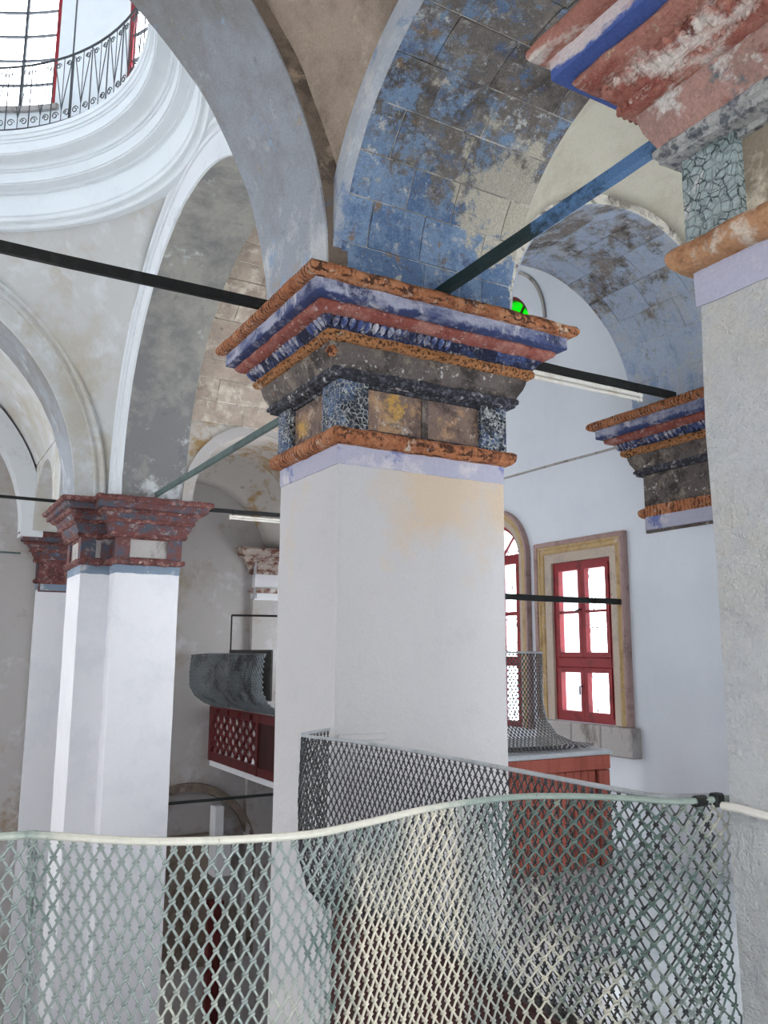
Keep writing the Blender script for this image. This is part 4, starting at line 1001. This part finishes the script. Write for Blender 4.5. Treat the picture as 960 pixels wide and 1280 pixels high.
# red wooden balustrade with net behind the central pillar
B3 = thing('wooden_balustrade', (4.2, 5.2, GAL_Z), 'brick red boarded wooden balustrade below the windows, right of the central pillar', 'balustrade')
planks(B3, 'x', 3.42, 4.80, 5.02, 5.05, GAL_Z, -.89, .077, 'red_wood')
obj('top_board', bbox_bevel(3.42, 4.935, 4.99, 5.05, -.885, -.775, .008), 'red_wood', B3)
obj('end_post', bbox_bevel(4.81, 4.93, 4.995, 5.40, GAL_Z, -.89, .008), 'red_wood', B3)
obj('back_board', bbox_bevel(3.42, 4.80, 5.36, 5.40, GAL_Z, -.80, .006), 'red_wood', B3)
obj('top_slab', bbox_bevel(3.42, 4.95, 4.975, 5.42, -.775, -.74, .008), 'slab_grey', B3)
R3 = thing('mesh_railing', (4.1, 5.4, -.74), 'dark wire net flaring onto the red balustrade in front of the windows', 'railing')
c3 = Curtain([(3.42, 5.46, .01), (4.0, 5.47, .012), (4.50, 5.46, .01), (4.66, 5.49, .008), (4.76, 5.57, .008)], 1, [(0, 0), (0, .42), (-.03, .56), (-.11, .67), (-.24, .725), (-.42, .735)])
mesh_railing(R3, c3, .0185, .05, .0038, 'mesh_dark', .009, 'slab_grey')

# small fittings where the nets meet the near pillar
F1 = thing('clamp', (1.97, 1.61, -.42), 'black clamp holding both mesh rails to the near pillar', 'clamp')
obj('clamp_block', bbox_bevel(1.955, 1.99, 1.588, 1.618, -.408, -.372, .005), 'black_iron', F1)
obj('wire_wrap', join(*[tube([(1.93-.006*k, 1.612+.012*cos(a), -.39+.012*sin(a)) for a in [2*pi*i/10 for i in range(10)]], .004, 5, True) for k in range(6)]), 'black_iron', F1)
cb = tag(obj('wall_cable', tube([wob((1.972, 1.585-.05*i, -.40-.002*i), .006, 8) for i in range(22)], .011, 8), 'white_plastic', None, smooth=True), 'white painted cable strapped along the near pillar at rail height', 'cable')
tk = tag(obj('cable_trunking', bbox_bevel(2.02, 2.31, 3.975, 3.992, -.455, -.42, .003), 'pillar_plaster'), 'short white cable trunking on the central pillar just above the mesh', 'trunking')

# ------------------------------------------------------------------ far balcony on the left behind the central pillar
BX = 5.17
BY0, BY1 = 11.75, 15.38
struct('floor_balcony', join(box(BX, 7.2, 12.4, 15.38, -2.05, -1.95), box(BX, WX, BY0, 12.4, -2.05, -1.95)), 'white_plaster')
FB = thing('balcony_front', (BX, 13.9, -1.95), 'small maroon lattice balcony front with side post, left of the central pillar', 'balcony')
obj('bottom_rail', bbox_bevel(BX-.03, BX+.05, BY0, BY1, -1.95, -1.80, .01), 'maroon_wood', FB)
obj('top_rail', bbox_bevel(BX-.04, BX+.06, BY0, BY1, -1.12, -.98, .01), 'maroon_wood', FB)
obj('panel', bbox_bevel(BX-.01, BX+.03, 11.8, 12.95, -1.80, -1.12, .006), 'dark_maroon', FB)
for y in (11.75, 12.95, 15.28): obj('post', bbox_bevel(BX-.045, BX+.055, y, y+.09, -1.95, -.98, .01), 'maroon_wood', FB)
cl = Curtain([(BX, 13.05, -1.12), (BX, 15.3, -1.12)], 1, [(0, 0), (0, .68)])
for i in range(14): obj('lattice_slat', cl.strand(i, 2.25/14, .22, .030, tip=.62, sides=5), 'maroon_wood', FB)
for k in range(4): obj('bracket', bbox_bevel(BX-.09, BX-.03, 13.2+k*.55, 13.3+k*.55, -1.09, -1.0, .01), 'maroon_wood', FB)
RB_ = thing('mesh_railing', (BX, 13.9, -.98), 'bulging grey wire net above the small maroon balcony', 'railing')
cb2 = Curtain([(BX-.42, 15.37, -.06), (BX-.46, 14.9, -.05), (BX-.44, 14.2, -.03), (BX-.46, 13.4, -.03), (BX-.45, 12.4, -.03), (BX-.45, 11.7, -.03)], -1, [(0, 0), (.03, .3), (.02, .55), (-.08, .72), (-.25, .85), (-.44, .93)])
mesh_railing(RB_, cb2, .05, .075, .009, 'mesh_grey', .014, 'mesh_grey', separate=False)
HC = obj('dark_screen', bbox_bevel(BX-.28, BX-.24, 11.9, 13.75, -.72, .04, .01), 'grey_cloth'); tag(HC, 'dark grey screen panel standing behind the bulging balcony net', 'screen')
WF = thing('wire_frame', (BX, 13.6, -.9), 'thin black square wire frame rising above the balcony net', 'frame')
obj('upright', tube([(BX-.2, 13.9, -.9), (BX-.2, 13.9, .63)], .014, 6), 'black_iron', WF)
obj('crossbar', tube([(BX-.2, 13.9, .63), (BX+.75, 13.9, .64)], .018, 6), 'black_iron', WF)

# things on the end wall below the balcony
struct('wall_end_dado', box(3.62, 5.22, 15.40, 15.5, -5.5, -3.25), 'brown_stone')
obj_arch = thing('arch', (4.75, 15.36, -5.5), 'low stained plaster arch on the end wall below the balcony', 'arch')
obj('arch_edge', ring_solid('y', semi(4.75, -3.65, 1.18, 30, -5.4), semi(4.75, -3.65, 1.32, 30, -5.4), 15.25, 15.385, amp=.02), 'brown_stone', obj_arch, smooth=True)
bar('tie_rod', (3.3, 12.1, -2.10), (WX, 12.1, -2.09), .03, .04, 'black_iron', 'black iron rod low under the balcony, left of the central pillar')
WS = thing('stepped_bracket', (5.32, 15.2, -3.95), 'white stepped plaster bracket on the end wall under the balcony', 'bracket')
obj('upper_step', bbox_bevel(5.22, 5.40, 15.12, 15.40, -3.3, -2.75, .015), 'white_plaster', WS); obj('lower_step', bbox_bevel(5.22, 5.54, 15.08, 15.40, -3.95, -3.3, .015), 'white_plaster', WS)
DP = thing('door_post', (5.3, 15.3, NAVE_Z), 'narrow maroon wooden post low on the end wall behind the foreground mesh', 'post')
obj('post_shaft', bbox_bevel(5.2, 5.44, 15.2, 15.36, NAVE_Z, -4.45, .012), 'maroon_wood', DP); obj('post_cap', bbox_bevel(5.17, 5.47, 15.17, 15.37, -4.45, -4.38, .01), 'maroon_wood', DP)
